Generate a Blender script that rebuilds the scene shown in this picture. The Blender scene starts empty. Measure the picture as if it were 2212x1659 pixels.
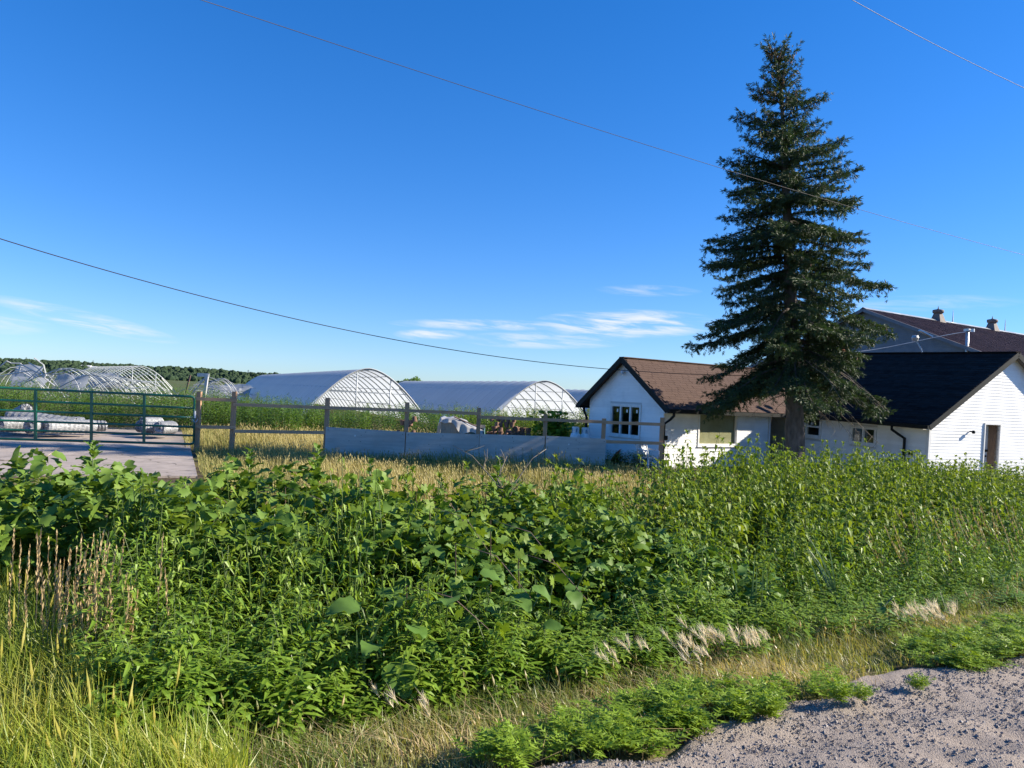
import bpy, math, random
import numpy as np
from mathutils import Vector, Matrix

random.seed(7)
RNG = np.random.default_rng(11)
sc = bpy.context.scene
COL = sc.collection

# ------------------------------------------------------------------ camera
FPX = 1642.0                      # focal length in pixels of a 2212-wide picture
CX, CY = 1106.0, 829.5
CAMZ = 2.0
ROLL = math.atan(0.046)
PITCH = math.atan(24.1 * math.cos(ROLL) / FPX)
Fv = Vector((0, math.cos(PITCH), math.sin(PITCH)))
U0 = Vector((0, -math.sin(PITCH), math.cos(PITCH)))
Rv = Vector((math.cos(ROLL), 0, 0)) + U0 * math.sin(ROLL)
Uv = Vector((-math.sin(ROLL), 0, 0)) + U0 * math.cos(ROLL)
CAMP = Vector((0, 0, CAMZ))
cd = bpy.data.cameras.new('camera')
cam = bpy.data.objects.new('camera', cd)
COL.objects.link(cam)
M3 = Matrix((Rv, Uv, -Fv)).transposed()
cam.matrix_world = Matrix.Translation(CAMP) @ M3.to_4x4()
cd.sensor_width = 36.0
cd.lens = 36.0 * FPX / 2212.0
cd.clip_start = 0.05
cd.clip_end = 30000
sc.camera = cam

# ------------------------------------------------------------------ world, sun, exposure
SUN_AZ = 85.5      # clockwise from +Y
SUN_EL = 27.0
w = bpy.data.worlds.new('World')
sc.world = w
w.use_nodes = True
nt = w.node_tree
nt.nodes.clear()
N = nt.nodes.new
L = nt.links.new
wout = N('ShaderNodeOutputWorld')
bg = N('ShaderNodeBackground')
sky = N('ShaderNodeTexSky')
sky.sky_type = 'NISHITA'
sky.sun_disc = False
sky.sun_elevation = math.radians(SUN_EL)
sky.sun_rotation = math.radians(SUN_AZ)
sky.altitude = 200
sky.air_density = 1.0
sky.dust_density = 0.1
sky.ozone_density = 3.2
bg.inputs['Strength'].default_value = 0.077
# thin cirrus: noise on the sky directions, stretched along the horizon
tc = N('ShaderNodeTexCoord')
sep = N('ShaderNodeSeparateXYZ')
L(tc.outputs['Generated'], sep.inputs[0])


def wmath(op, a, b=None, c=None):
    n = N('ShaderNodeMath')
    n.operation = op
    for i, x in enumerate((a, b, c)):
        if x is None:
            continue
        if isinstance(x, (int, float)):
            n.inputs[i].default_value = x
        else:
            L(x, n.inputs[i])
    return n.outputs[0]


az = wmath('ARCTAN2', sep.outputs[0], sep.outputs[1])       # 0 straight ahead, + right
el = wmath('ARCSINE', sep.outputs[2])
comb = N('ShaderNodeCombineXYZ')
L(wmath('MULTIPLY', az, 9.0), comb.inputs[0])
L(wmath('ADD', wmath('MULTIPLY', el, 75.0), wmath('MULTIPLY', az, 5.0)), comb.inputs[1])
nz = N('ShaderNodeTexNoise')
nz.inputs['Scale'].default_value = 1.6
nz.inputs['Detail'].default_value = 7.0
nz.inputs['Roughness'].default_value = 0.58
nz.inputs['Distortion'].default_value = 0.5
L(comb.outputs[0], nz.inputs['Vector'])


def patch(a0, e0, wa, we, tilt=0.0):
    """soft elliptical bank of cloud around one direction of the sky"""
    da = wmath('SUBTRACT', az, a0)
    de = wmath('SUBTRACT', wmath('SUBTRACT', el, e0), wmath('MULTIPLY', da, tilt))
    q = wmath('ADD', wmath('POWER', wmath('ABSOLUTE', wmath('DIVIDE', da, wa)), 2.0),
              wmath('POWER', wmath('ABSOLUTE', wmath('DIVIDE', de, we)), 2.0))
    return wmath('MAXIMUM', wmath('SUBTRACT', 1.0, q), 0.0)


def dirpx(x, y):
    d = (Fv + Rv * ((x - CX) / FPX) + Uv * ((CY - y) / FPX)).normalized()
    return math.atan2(d.x, d.y), math.asin(d.z)


banks = None
for (x, y, wa, we, tl, k) in ((190, 693, .10, .012, -.17, .7), (1350, 700, .125, .020, .03, 1.0), (930, 723, .05, .008, .03, .8),
                              (1050, 702, .13, .008, .03, .62), (1180, 735, .12, .012, .03, .6), (1400, 628, .07, .008, 0, .3), (10, 700, .05, .012, 0, .35),
                              (2000, 655, .10, .010, 0, .22), (-500, 640, .16, .02, .1, .7), (2900, 700, .2, .02, 0, .7), (4200, 640, .2, .025, .1, .7)):
    a0, e0 = dirpx(x, y) if -50 < x < 2300 else (math.atan((x - CX) / FPX), .09)
    p = wmath('MULTIPLY', patch(a0, e0, wa, we, tl), k)
    banks = p if banks is None else wmath('MAXIMUM', banks, p)
mr_ = N('ShaderNodeMapRange')
mr_.interpolation_type = 'SMOOTHSTEP'
mr_.inputs[1].default_value = .36
mr_.inputs[2].default_value = .70
L(nz.outputs[0], mr_.inputs[0])
cl = wmath('MULTIPLY', wmath('POWER', banks, .8), wmath('ADD', wmath('MULTIPLY', mr_.outputs[0], 1.05), .04))
cl = wmath('MINIMUM', cl, 0.85)
mixc = N('ShaderNodeMix')
mixc.data_type = 'RGBA'
L(cl, mixc.inputs[0])
tint = N('ShaderNodeMix')
tint.data_type = 'RGBA'
tint.blend_type = 'MULTIPLY'
tint.inputs[0].default_value = 1.0
L(sky.outputs[0], tint.inputs[6])
tint.inputs[7].default_value = (1.0, 1.05, 1.28, 1)
hsv = N('ShaderNodeHueSaturation')
hsv.inputs['Saturation'].default_value = 1.25
L(tint.outputs[2], hsv.inputs['Color'])
gam = N('ShaderNodeGamma')
gam.inputs[1].default_value = .85
L(hsv.outputs[0], gam.inputs[0])
tin2 = N('ShaderNodeMix')
tin2.data_type = 'RGBA'
tin2.blend_type = 'MULTIPLY'
tin2.inputs[0].default_value = 1.0
L(gam.outputs[0], tin2.inputs[6])
tin2.inputs[7].default_value = (.78, 1.0, 1.22, 1)
L(tin2.outputs[2], mixc.inputs[6])
mixc.inputs[7].default_value = (5.6, 5.8, 6.1, 1)
L(mixc.outputs[2], bg.inputs['Color'])
L(bg.outputs[0], wout.inputs[0])

sd = bpy.data.lights.new('sun', 'SUN')
sd.energy = 5.0
sd.angle = math.radians(0.53)
sd.color = (1.0, 0.90, 0.75)
sun = bpy.data.objects.new('sun', sd)
COL.objects.link(sun)
sdir = Vector((math.sin(math.radians(SUN_AZ)) * math.cos(math.radians(SUN_EL)),
               math.cos(math.radians(SUN_AZ)) * math.cos(math.radians(SUN_EL)), math.sin(math.radians(SUN_EL))))
sun.rotation_euler = (-sdir).to_track_quat('-Z', 'Y').to_euler()
sun.location = sdir * 60

vs = sc.view_settings
vs.view_transform = 'Standard'
vs.look = 'None'
vs.exposure = 1.12
vs.gamma = 1.0
vs.use_curve_mapping = False
sc.cycles.max_bounces = 8
sc.cycles.transparent_max_bounces = 12
sc.cycles.transmission_bounces = 4
sc.cycles.caustics_reflective = False
sc.cycles.caustics_refractive = False
sc.cycles.sample_clamp_indirect = 6.0
sc.cycles.use_denoising = True


# ------------------------------------------------------------------ pixels to places
def ray(x, y):
    return Fv + Rv * ((x - CX) / FPX) + Uv * ((CY - y) / FPX)


def at(x, y, Y):
    d = ray(x, y)
    return CAMP + d * (Y / d.y)


def onz(x, y, z):
    d = ray(x, y)
    return CAMP + d * ((z - CAMZ) / d.z)


RD = np.array((0.866, 0.5))       # the road's direction on the ground
RN = np.array((-0.5, 0.866))      # across it, away from the camera


def st(X, Y):
    return X * RD[0] + Y * RD[1], X * RN[0] + Y * RN[1]      # t along, s across


def xy(t, s):
    return t * RD[0] + s * RN[0], t * RD[1] + s * RN[1]


def sstep(a, b, x):
    q = np.clip((np.asarray(x, float) - a) / (b - a), 0, 1)
    return q * q * (3 - 2 * q)


def ground(X, Y):
    X = np.asarray(X, float)
    Y = np.asarray(Y, float)
    t, s = st(X, Y)
    z = 0.385 - 0.2 * sstep(2.75, 3.9, s)
    ditch = sstep(0.1, 1.6, t)
    z = z - 0.48 * ditch * sstep(3.8, 4.9, s)
    z = z + 0.42 * ditch * sstep(5.8, 7.4, s)
    z = z - (0.185 - 0.06 * ditch) * sstep(6.5, 12, s)
    z = z - 0.12 * sstep(2, 7, X) * sstep(16, 24, Y) - 0.13 * sstep(12, 19, Y) * (1 - sstep(60, 90, Y))
    z = z - 0.10 * (1 - sstep(2.45, 2.68, s)) * (s > -6.5)
    near = np.exp(-((X / 30) ** 2 + ((Y - 10) / 30) ** 2))
    z = z + near * (0.02 * np.sin(X * 2.1 + Y * 1.3) + 0.015 * np.sin(X * 5.3 - Y * 4.1)) * sstep(2.8, 3.4, s)
    return z


def canopy(t, s):
    """height of the top of the weeds along the ditch"""
    left = np.interp(s, [3.7, 4.2, 5.0, 6.0, 7.2], [0.46, 0.78, 1.08, 1.24, 1.30])
    right = np.interp(s, [3.55, 4.2, 5.4, 7.0, 8.2], [0.36, 0.60, 0.84, 1.16, 1.36])
    k = sstep(2.0, 6.0, t)
    c = left * (1 - k) + right * k
    c = c * (1 - .28 * np.exp(-((t - 3.1) / .7) ** 2 - ((s - 4.5) / .5) ** 2))
    return c - 0.36 * sstep(11, 16, t)


# ------------------------------------------------------------------ objects
def link(o, parent=None):
    COL.objects.link(o)
    if parent is not None:
        o.parent = parent
    return o


def tag(o, label=None, cat=None, group=None, kind=None):
    if label:
        o['label'] = label
    if cat:
        o['category'] = cat
    if group:
        o['group'] = group
    if kind:
        o['kind'] = kind
    return o


def thing(name, label, cat, loc=(0, 0, 0), rot=None, group=None):
    o = bpy.data.objects.new(name, None)
    o.empty_display_size = 0.1
    if rot is None:
        o.location = loc
    else:
        o.matrix_world = Matrix.Translation(Vector(loc)) @ rot.to_4x4()
    link(o)
    return tag(o, label, cat, group)


def clone(o, name, parent=None):
    c = bpy.data.objects.new(name, o.data)
    return link(c, parent)


class G:
    """collects geometry and links it as one mesh object"""

    def __init__(self):
        self.v, self.f, self.a, self.n = [], [], [], 0

    def add(self, v, faces, var=None):
        v = np.asarray(v, float).reshape(-1, 3)
        self.v.append(v)
        if isinstance(faces, np.ndarray):
            self.f.append(faces + self.n)
        else:
            for k in sorted(set(len(q) for q in faces)):
                self.f.append(np.array([q for q in faces if len(q) == k], int) + self.n)
        if var is None:
            var = random.random()
        self.a.append(np.broadcast_to(np.asarray(var, float), (len(v),)))
        self.n += len(v)
        return self

    def obox(self, o, ex, ey, ez, var=None):
        o, ex, ey, ez = (np.array(q, float) for q in (o, ex, ey, ez))
        v = [o, o + ex, o + ex + ey, o + ey, o + ez, o + ex + ez, o + ex + ey + ez, o + ey + ez]
        return self.add(v, [(0, 3, 2, 1), (4, 5, 6, 7), (0, 1, 5, 4), (1, 2, 6, 5), (2, 3, 7, 6), (3, 0, 4, 7)], var)

    def box(self, lo, hi, var=None):
        lo, hi = np.array(lo, float), np.array(hi, float)
        d = hi - lo
        return self.obox(lo, (d[0], 0, 0), (0, d[1], 0), (0, 0, d[2]), var)

    def bar(self, p, q, wdt, hgt, up=(0, 0, 1), var=None):
        p, q = np.array(p, float), np.array(q, float)
        d = (q - p) / np.linalg.norm(q - p)
        sdv = np.cross(d, np.array(up, float))
        sdv /= np.linalg.norm(sdv)
        u = np.cross(sdv, d)
        return self.obox(p - sdv * wdt / 2 - u * hgt / 2, q - p, sdv * wdt, u * hgt, var)

    def tube(self, pts, r, k=6, var=None, cap=True):
        pts = np.array(pts, float)
        m = len(pts)
        rr = np.broadcast_to(np.asarray(r, float), (m,))
        T = np.gradient(pts, axis=0)
        T /= np.linalg.norm(T, axis=1)[:, None] + 1e-9
        ref = np.array((0, 0, 1.0)) if abs(T[0][2]) < .9 else np.array((1.0, 0, 0))
        A = np.cross(T, ref)
        A /= np.linalg.norm(A, axis=1)[:, None] + 1e-9
        B = np.cross(T, A)
        an = np.arange(k) * 2 * np.pi / k
        ring = (pts[:, None, :] + rr[:, None, None] * (np.cos(an)[None, :, None] * A[:, None, :] + np.sin(an)[None, :, None] * B[:, None, :]))
        i = np.arange(m - 1)[:, None] * k
        j = np.arange(k)[None, :]
        j2 = (j + 1) % k
        f = np.stack([i + j, i + j2, i + k + j2, i + k + j], -1).reshape(-1, 4)
        self.add(ring.reshape(-1, 3), f, var)
        if cap:
            self.f.append(np.array([list(range(self.n - k, self.n))], int))
            self.f.append(np.array([list(range(self.n - m * k, self.n - m * k + k))[::-1]], int))
        return self

    def lathe(self, prof, c=(0, 0, 0), k=16, axis='z', var=None):
        prof = np.array(prof, float)
        an = np.arange(k) * 2 * np.pi / k
        m = len(prof)
        v = np.zeros((m, k, 3))
        v[:, :, 0] = prof[:, 0, None] * np.cos(an)
        v[:, :, 1] = prof[:, 0, None] * np.sin(an)
        v[:, :, 2] = prof[:, 1, None]
        if axis == 'x':
            v = v[:, :, [2, 0, 1]]
        v = v + np.array(c, float)
        i = np.arange(m - 1)[:, None] * k
        j = np.arange(k)[None, :]
        j2 = (j + 1) % k
        f = np.stack([i + j, i + j2, i + k + j2, i + k + j], -1).reshape(-1, 4)
        return self.add(v.reshape(-1, 3), f, var)

    def build(self, name, mat, parent=None, smooth=False, kind=None):
        v = np.concatenate(self.v)
        me = bpy.data.meshes.new(name)
        me.vertices.add(len(v))
        me.vertices.foreach_set('co', v.astype(np.float32).ravel())
        loops = np.concatenate([q.ravel() for q in self.f]).astype(np.int32)
        tot = np.concatenate([np.full(len(q), q.shape[1], np.int32) for q in self.f])
        start = np.concatenate([[0], np.cumsum(tot)[:-1]]).astype(np.int32)
        me.loops.add(len(loops))
        me.loops.foreach_set('vertex_index', loops)
        me.polygons.add(len(tot))
        me.polygons.foreach_set('loop_start', start)
        me.polygons.foreach_set('loop_total', tot)
        me.polygons.foreach_set('use_smooth', np.full(len(tot), bool(smooth)))
        at_ = me.attributes.new('var', 'FLOAT', 'POINT')
        at_.data.foreach_set('value', np.concatenate(self.a).astype(np.float32))
        me.update(calc_edges=True)
        me.materials.append(mat)
        o = bpy.data.objects.new(name, me)
        link(o, parent)
        if kind:
            o['kind'] = kind
        return o


def rotz(a):
    c, s = math.cos(a), math.sin(a)
    return np.array(((c, -s, 0), (s, c, 0), (0, 0, 1)))


def roty(a):
    c, s = math.cos(a), math.sin(a)
    return np.array(((c, 0, s), (0, 1, 0), (-s, 0, c)))


def rotx(a):
    c, s = math.cos(a), math.sin(a)
    return np.array(((1, 0, 0), (0, c, -s), (0, s, c)))


def tile(g, proto, Ms, Ts, dv):
    """copies of one small shape into a big mesh: Ms (k,3,3), Ts (k,3), dv (k,)"""
    if len(Ts) == 0:
        return
    v, f, a = proto
    V = np.einsum('kij,nj->kni', Ms, v) + Ts[:, None, :]
    k, n = len(Ts), len(v)
    base = g.n
    g.v.append(V.reshape(-1, 3))
    g.a.append(np.clip(a[None, :] * .55 + dv[:, None] * .45 + RNG.normal(0, .02, (k, n)), 0, 1).ravel())
    for q in f:
        g.f.append((q[None] + (np.arange(k) * n)[:, None, None] + base).reshape(-1, q.shape[1]))
    g.n += k * n


# ------------------------------------------------------------------ materials
MATS = {}


def nodes_of(name):
    m = bpy.data.materials.new(name)
    m.use_nodes = True
    t = m.node_tree
    t.nodes.clear()
    return m, t, t.nodes.new, t.links.new


def surf(name, c1, c2=None, rough=.6, scale=8.0, stretch=(1, 1, 1), bump=0.0, bscale=None, metal=0.0, spec=.4, dirt=None, dscale=1.2,
         damt=.5, coord='Object', usevar=0.0, detail=5.0, bstretch=None):
    """ordinary surface: two tones in noise, larger blotches of dirt, fine relief"""
    m, t, n, l = nodes_of(name)
    out = n('ShaderNodeOutputMaterial')
    b = n('ShaderNodeBsdfPrincipled')
    l(b.outputs[0], out.inputs[0])
    b.inputs['Roughness'].default_value = rough
    b.inputs['Metallic'].default_value = metal
    b.inputs['Specular IOR Level'].default_value = spec
    tcn = n('ShaderNodeTexCoord')
    mp = n('ShaderNodeMapping')
    mp.inputs['Scale'].default_value = stretch
    l(tcn.outputs[coord], mp.inputs[0])
    ns = n('ShaderNodeTexNoise')
    ns.inputs['Scale'].default_value = scale
    ns.inputs['Detail'].default_value = detail
    ns.inputs['Roughness'].default_value = .6
    l(mp.outputs[0], ns.inputs['Vector'])
    c2 = c2 or c1
    mx = n('ShaderNodeMix')
    mx.data_type = 'RGBA'
    mx.inputs[6].default_value = (*c1, 1)
    mx.inputs[7].default_value = (*c2, 1)
    rp = n('ShaderNodeMapRange')
    rp.inputs[1].default_value = .35
    rp.inputs[2].default_value = .65
    l(ns.outputs[0], rp.inputs[0])
    l(rp.outputs[0], mx.inputs[0])
    col = mx.outputs[2]
    if dirt:
        nd = n('ShaderNodeTexNoise')
        nd.inputs['Scale'].default_value = dscale
        nd.inputs['Detail'].default_value = 6
        l(tcn.outputs[coord], nd.inputs['Vector'])
        r2 = n('ShaderNodeMapRange')
        r2.inputs[1].default_value = .48
        r2.inputs[2].default_value = .75
        r2.inputs[4].default_value = damt
        l(nd.outputs[0], r2.inputs[0])
        m2 = n('ShaderNodeMix')
        m2.data_type = 'RGBA'
        l(r2.outputs[0], m2.inputs[0])
        l(col, m2.inputs[6])
        m2.inputs[7].default_value = (*dirt, 1)
        col = m2.outputs[2]
    if usevar:
        av = n('ShaderNodeAttribute')
        av.attribute_name = 'var'
        oi = n('ShaderNodeObjectInfo')
        ad = n('ShaderNodeMath')
        ad.operation = 'ADD'
        l(av.outputs['Fac'], ad.inputs[0])
        l(oi.outputs['Random'], ad.inputs[1])
        r3 = n('ShaderNodeMapRange')
        r3.inputs[2].default_value = 2.0
        r3.inputs[3].default_value = 1 - usevar
        r3.inputs[4].default_value = 1 + usevar
        l(ad.outputs[0], r3.inputs[0])
        hs = n('ShaderNodeHueSaturation')
        l(r3.outputs[0], hs.inputs['Value'])
        l(col, hs.inputs['Color'])
        col = hs.outputs[0]
    l(col, b.inputs['Base Color'])
    if bump:
        mb = n('ShaderNodeMapping')
        mb.inputs['Scale'].default_value = bstretch or stretch
        l(tcn.outputs[coord], mb.inputs[0])
        nb = n('ShaderNodeTexNoise')
        nb.inputs['Scale'].default_value = bscale or scale * 3
        nb.inputs['Detail'].default_value = 4
        l(mb.outputs[0], nb.inputs['Vector'])
        bp = n('ShaderNodeBump')
        bp.inputs['Strength'].default_value = bump
        bp.inputs['Distance'].default_value = .01
        l(nb.outputs[0], bp.inputs['Height'])
        l(bp.outputs[0], b.inputs['Normal'])
    MATS[name] = m
    return m


def leafmat(name, cols, transl=.32, rough=.42, spec=.45, tcol=None):
    """leaf: colour from the piece's own random value, light passing through"""
    m, t, n, l = nodes_of(name)
    out = n('ShaderNodeOutputMaterial')
    av = n('ShaderNodeAttribute')
    av.attribute_name = 'var'
    oi = n('ShaderNodeObjectInfo')
    mu = n('ShaderNodeMath')
    mu.operation = 'MULTIPLY_ADD'
    l(oi.outputs['Random'], mu.inputs[0])
    mu.inputs[1].default_value = .12
    l(av.outputs['Fac'], mu.inputs[2])
    rp = n('ShaderNodeValToRGB')
    e = rp.color_ramp.elements
    e[0].position, e[0].color = 0.0, (*cols[0], 1)
    e[1].position, e[1].color = 1.0, (*cols[-1], 1)
    for i, c in enumerate(cols[1:-1]):
        q = e.new((i + 1) / (len(cols) - 1))
        q.color = (*c, 1)
    l(mu.outputs[0], rp.inputs[0])
    b = n('ShaderNodeBsdfPrincipled')
    b.inputs['Roughness'].default_value = rough
    b.inputs['Specular IOR Level'].default_value = spec
    l(rp.outputs[0], b.inputs['Base Color'])
    tr = n('ShaderNodeBsdfTranslucent')
    hs = n('ShaderNodeMix')
    hs.data_type = 'RGBA'
    hs.blend_type = 'MULTIPLY'
    hs.inputs[0].default_value = 1
    l(rp.outputs[0], hs.inputs[6])
    hs.inputs[7].default_value = (*(tcol or (1.9, 1.75, .7)), 1)
    l(hs.outputs[2], tr.inputs['Color'])
    mx = n('ShaderNodeMixShader')
    mx.inputs[0].default_value = transl
    l(b.outputs[0], mx.inputs[1])
    l(tr.outputs[0], mx.inputs[2])
    l(mx.outputs[0], out.inputs[0])
    MATS[name] = m
    return m


def glassmat(name, tint=(.8, .85, .85), refl=.12):
    m, t, n, l = nodes_of(name)
    out = n('ShaderNodeOutputMaterial')
    tr = n('ShaderNodeBsdfTransparent')
    tr.inputs[0].default_value = (*tint, 1)
    gl = n('ShaderNodeBsdfGlossy')
    gl.inputs['Roughness'].default_value = .03
    lw = n('ShaderNodeLayerWeight')
    lw.inputs[0].default_value = .5
    pw = n('ShaderNodeMath')
    pw.operation = 'POWER'
    l(lw.outputs['Facing'], pw.inputs[0])
    pw.inputs[1].default_value = 4.0
    ad = n('ShaderNodeMath')
    ad.operation = 'MULTIPLY_ADD'
    ad.use_clamp = True
    l(pw.outputs[0], ad.inputs[0])
    ad.inputs[1].default_value = .5
    ad.inputs[2].default_value = refl * .5
    mx = n('ShaderNodeMixShader')
    l(ad.outputs[0], mx.inputs[0])
    l(tr.outputs[0], mx.inputs[1])
    l(gl.outputs[0], mx.inputs[2])
    l(mx.outputs[0], out.inputs[0])
    return m


def filmmat(name, col, transl=.45, rough=.25):
    """milky greenhouse plastic"""
    m, t, n, l = nodes_of(name)
    out = n('ShaderNodeOutputMaterial')
    b = n('ShaderNodeBsdfPrincipled')
    tcn = n('ShaderNodeTexCoord')
    ns = n('ShaderNodeTexNoise')
    ns.inputs['Scale'].default_value = .35
    ns.inputs['Detail'].default_value = 6
    l(tcn.outputs['Object'], ns.inputs['Vector'])
    mx0 = n('ShaderNodeMix')
    mx0.data_type = 'RGBA'
    mx0.inputs[6].default_value = (*[c * .82 for c in col], 1)
    mx0.inputs[7].default_value = (*col, 1)
    l(ns.outputs[0], mx0.inputs[0])
    l(mx0.outputs[2], b.inputs['Base Color'])
    b.inputs['Roughness'].default_value = rough
    b.inputs['Specular IOR Level'].default_value = .5
    tr = n('ShaderNodeBsdfTranslucent')
    l(mx0.outputs[2], tr.inputs[0])
    mx = n('ShaderNodeMixShader')
    mx.inputs[0].default_value = transl
    l(b.outputs[0], mx.inputs[1])
    l(tr.outputs[0], mx.inputs[2])
    l(mx.outputs[0], out.inputs[0])
    return m


M_siding = surf('white_siding', (.79, .80, .80), (.84, .84, .83), .45, 2.0, (1, 1, 6), .05, 40, dirt=(.42, .42, .38), dscale=1.6, damt=.35, usevar=.05)
M_wall = surf('wall_board', (.55, .55, .54), None, .8)
M_trimw = surf('white_trim', (.78, .78, .77), (.70, .70, .68), .4, 6, dirt=(.45, .44, .40), dscale=3, damt=.3)
M_trimb = surf('black_trim', (.010, .013, .013), (.016, .019, .019), .6, 5, spec=.15)
M_shb = surf('brown_shingle', (.078, .049, .038), (.115, .075, .058), .92, 60, (1, 1, 1), .4, 160, usevar=.16, dirt=(.085, .058, .048), dscale=2, damt=.4, spec=.2)
M_shd = surf('dark_shingle', (.022, .018, .018), (.040, .033, .032), .95, 45, (1, 1, 1), .5, 150, usevar=.4, spec=.04)
M_barnroof = surf('rusty_red_metal_roof', (.075, .038, .034), (.115, .065, .058), .6, 3, (1, 1, 1), .05, dirt=(.06, .036, .032), dscale=.7, damt=.6, usevar=.16, spec=.25)
M_barnwall = surf('grey_siding', (.13, .155, .185), (.165, .19, .22), .6, 2, dirt=(.11, .12, .14), damt=.4, usevar=.08, spec=.2)
M_galv = surf('galvanized_steel', (.42, .44, .46), (.55, .56, .57), .38, 7, metal=.55, dirt=(.33, .32, .30), damt=.4)
M_pipe = surf('pale_steel_pipe', (.36, .40, .41), (.50, .53, .53), .4, 3, metal=.2, dirt=(.26, .27, .26), dscale=2, damt=.5, usevar=.2)
M_pipew = surf('white_steel_pipe', (.56, .57, .57), (.48, .49, .49), .4, 3, dirt=(.40, .38, .34), dscale=2, damt=.35)
M_dark = surf('dark_steel', (.10, .07, .06), (.16, .10, .08), .7, 6)
M_green = surf('green_gate_paint', (.008, .105, .062), (.012, .13, .078), .33, 5, spec=.5, dirt=(.03, .07, .05), dscale=6, damt=.5)
M_post = surf('treated_post', (.38, .225, .125), (.50, .31, .18), .8, 4, (6, 6, .6), .4, 14, dirt=(.24, .18, .13), damt=.5, usevar=.12)
M_rail = surf('treated_rail', (.42, .26, .15), (.54, .35, .21), .8, 4, (.6, 6, 6), .4, 14, dirt=(.26, .20, .15), damt=.5, usevar=.12)
M_concrete = surf('weathered_concrete', (.31, .26, .215), (.41, .345, .29), .85, 3.5, (1, 1, 1), .35, 22, dirt=(.26, .225, .195), dscale=.5, damt=.7, coord='Object')
M_gravel = surf('gravel_road_fines', (.25, .205, .165), (.36, .30, .245), .95, 70, (1, 1, 1), .9, 150, dirt=(.17, .15, .145), dscale=1.4, damt=.55)
M_stone = surf('gravel_stone', (.20, .175, .16), (.37, .33, .30), .8, 14, usevar=.45)
M_bark = surf('spruce_bark', (.075, .062, .052), (.145, .125, .108), .95, 9, (1, 1, .35), 1.0, 18)
M_twig = surf('dead_twig', (.17, .14, .105), (.25, .215, .17), .9, 8)
M_limb = surf('spruce_limb', (.055, .042, .034), (.10, .085, .07), .95, 8)
M_cone = surf('spruce_cone', (.17, .095, .05), (.26, .15, .085), .8, 30, usevar=.3)
M_wire = surf('black_wire', (.015, .015, .016), None, .5)
M_wireg = surf('grey_wire', (.035, .03, .03), None, .5)
M_blue = surf('paper_covering', (.46, .42, .24), (.54, .50, .31), .85, 4, usevar=.12)
M_glass = glassmat('window_glass', (.55, .6, .58), .10)
M_glass2 = glassmat('clear_glass', (.86, .88, .86), .03)
M_inside = surf('dark_room', (.05, .045, .04), None, .9)
M_film = filmmat('greenhouse_film', (.68, .73, .77), .46, .3)
M_film2 = filmmat('torn_film', (.50, .53, .55), .35, .4)
M_tarp = filmmat('clear_tarp', (.66, .64, .60), .3, .3)
M_pot = surf('fibre_pot', (.20, .118, .078), (.33, .20, .14), .95, 16, (1, 1, 1), .6, 60, usevar=.28)
M_teal = surf('teal_panel', (.05, .13, .14), (.08, .17, .18), .7, 5)
M_crate = surf('weathered_crate_board', (.36, .30, .23), (.46, .39, .30), .85, 6, (8, 1, 1), .3)
M_propane = surf('white_tank_paint', (.80, .80, .79), (.74, .74, .73), .35, 4, dirt=(.5, .47, .42), damt=.3)
M_plastic = surf('white_plastic', (.66, .68, .71), (.58, .60, .63), .5, 5, dirt=(.40, .40, .40), damt=.4)
M_red = surf('red_plastic', (.42, .02, .035), (.50, .03, .045), .4, 4)
M_vent = surf('vent_metal', (.12, .11, .105), (.18, .165, .155), .7, 4, spec=.2)
M_brick = surf('red_brick', (.30, .10, .07), (.38, .15, .10), .9, 12)
M_door = surf('pale_door', (.56, .62, .68), (.62, .67, .72), .4, 3)
M_jamb = surf('brown_jamb_board', (.13, .085, .06), (.19, .13, .09), .8, 4, (5, 5, 1))
M_greenbin = surf('dark_green_plastic', (.006, .035, .03), (.01, .05, .042), .45, 4)
M_roll = surf('wire_mesh_roll', (.17, .18, .185), (.36, .37, .38), .5, 30, (1, 1, 1), .4, 60, metal=.2, usevar=.25, dirt=(.12, .13, .13), dscale=9, damt=.8)
M_straw = leafmat('straw', [(0.36, 0.252, 0.125), (0.504, 0.372, 0.1938), (0.624, 0.492, 0.275)], .25, .6, .2, (1.2, 1.1, .8))
# foliage
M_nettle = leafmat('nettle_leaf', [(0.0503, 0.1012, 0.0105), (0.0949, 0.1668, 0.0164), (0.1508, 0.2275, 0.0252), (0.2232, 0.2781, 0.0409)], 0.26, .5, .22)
M_golden = leafmat('goldenrod_leaf', [(0.0648, 0.1399, 0.0127), (0.1168, 0.2156, 0.0206), (0.1816, 0.2857, 0.0317), (0.2466, 0.3264, 0.0475)], 0.26, .45, .28)
M_lobed = leafmat('lobed_leaf', [(0.0526, 0.1141, 0.0173), (0.0877, 0.163, 0.0245), (0.1285, 0.2119, 0.0331), (0.1754, 0.2499, 0.0432)], 0.22, .55, .25)
M_burdock = leafmat('burdock_leaf', [(0.0583, 0.1307, 0.0221), (0.0933, 0.1782, 0.0306), (0.1399, 0.2257, 0.0467)], 0.2, .55, .22)
M_vine = leafmat('vine_leaf', [(0.0584, 0.125, 0.0115), (0.0993, 0.1792, 0.0173), (0.1636, 0.2391, 0.0259), (0.2571, 0.2934, 0.0288)], 0.25, .55, .22)
M_stem = leafmat('green_stem', [(.06, .10, .025), (.10, .14, .04)], .0)
M_grass = leafmat('green_grass_blade', [(0.1099, 0.186, 0.018), (0.194, 0.27, 0.0306), (0.2845, 0.33, 0.0495), (0.4268, 0.396, 0.09)], .36, .4)
M_verge = leafmat('verge_grass_blade', [(.095, .150, .030), (.17, .215, .052), (.30, .28, .11), (.46, .38, .19)], .30)
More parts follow.
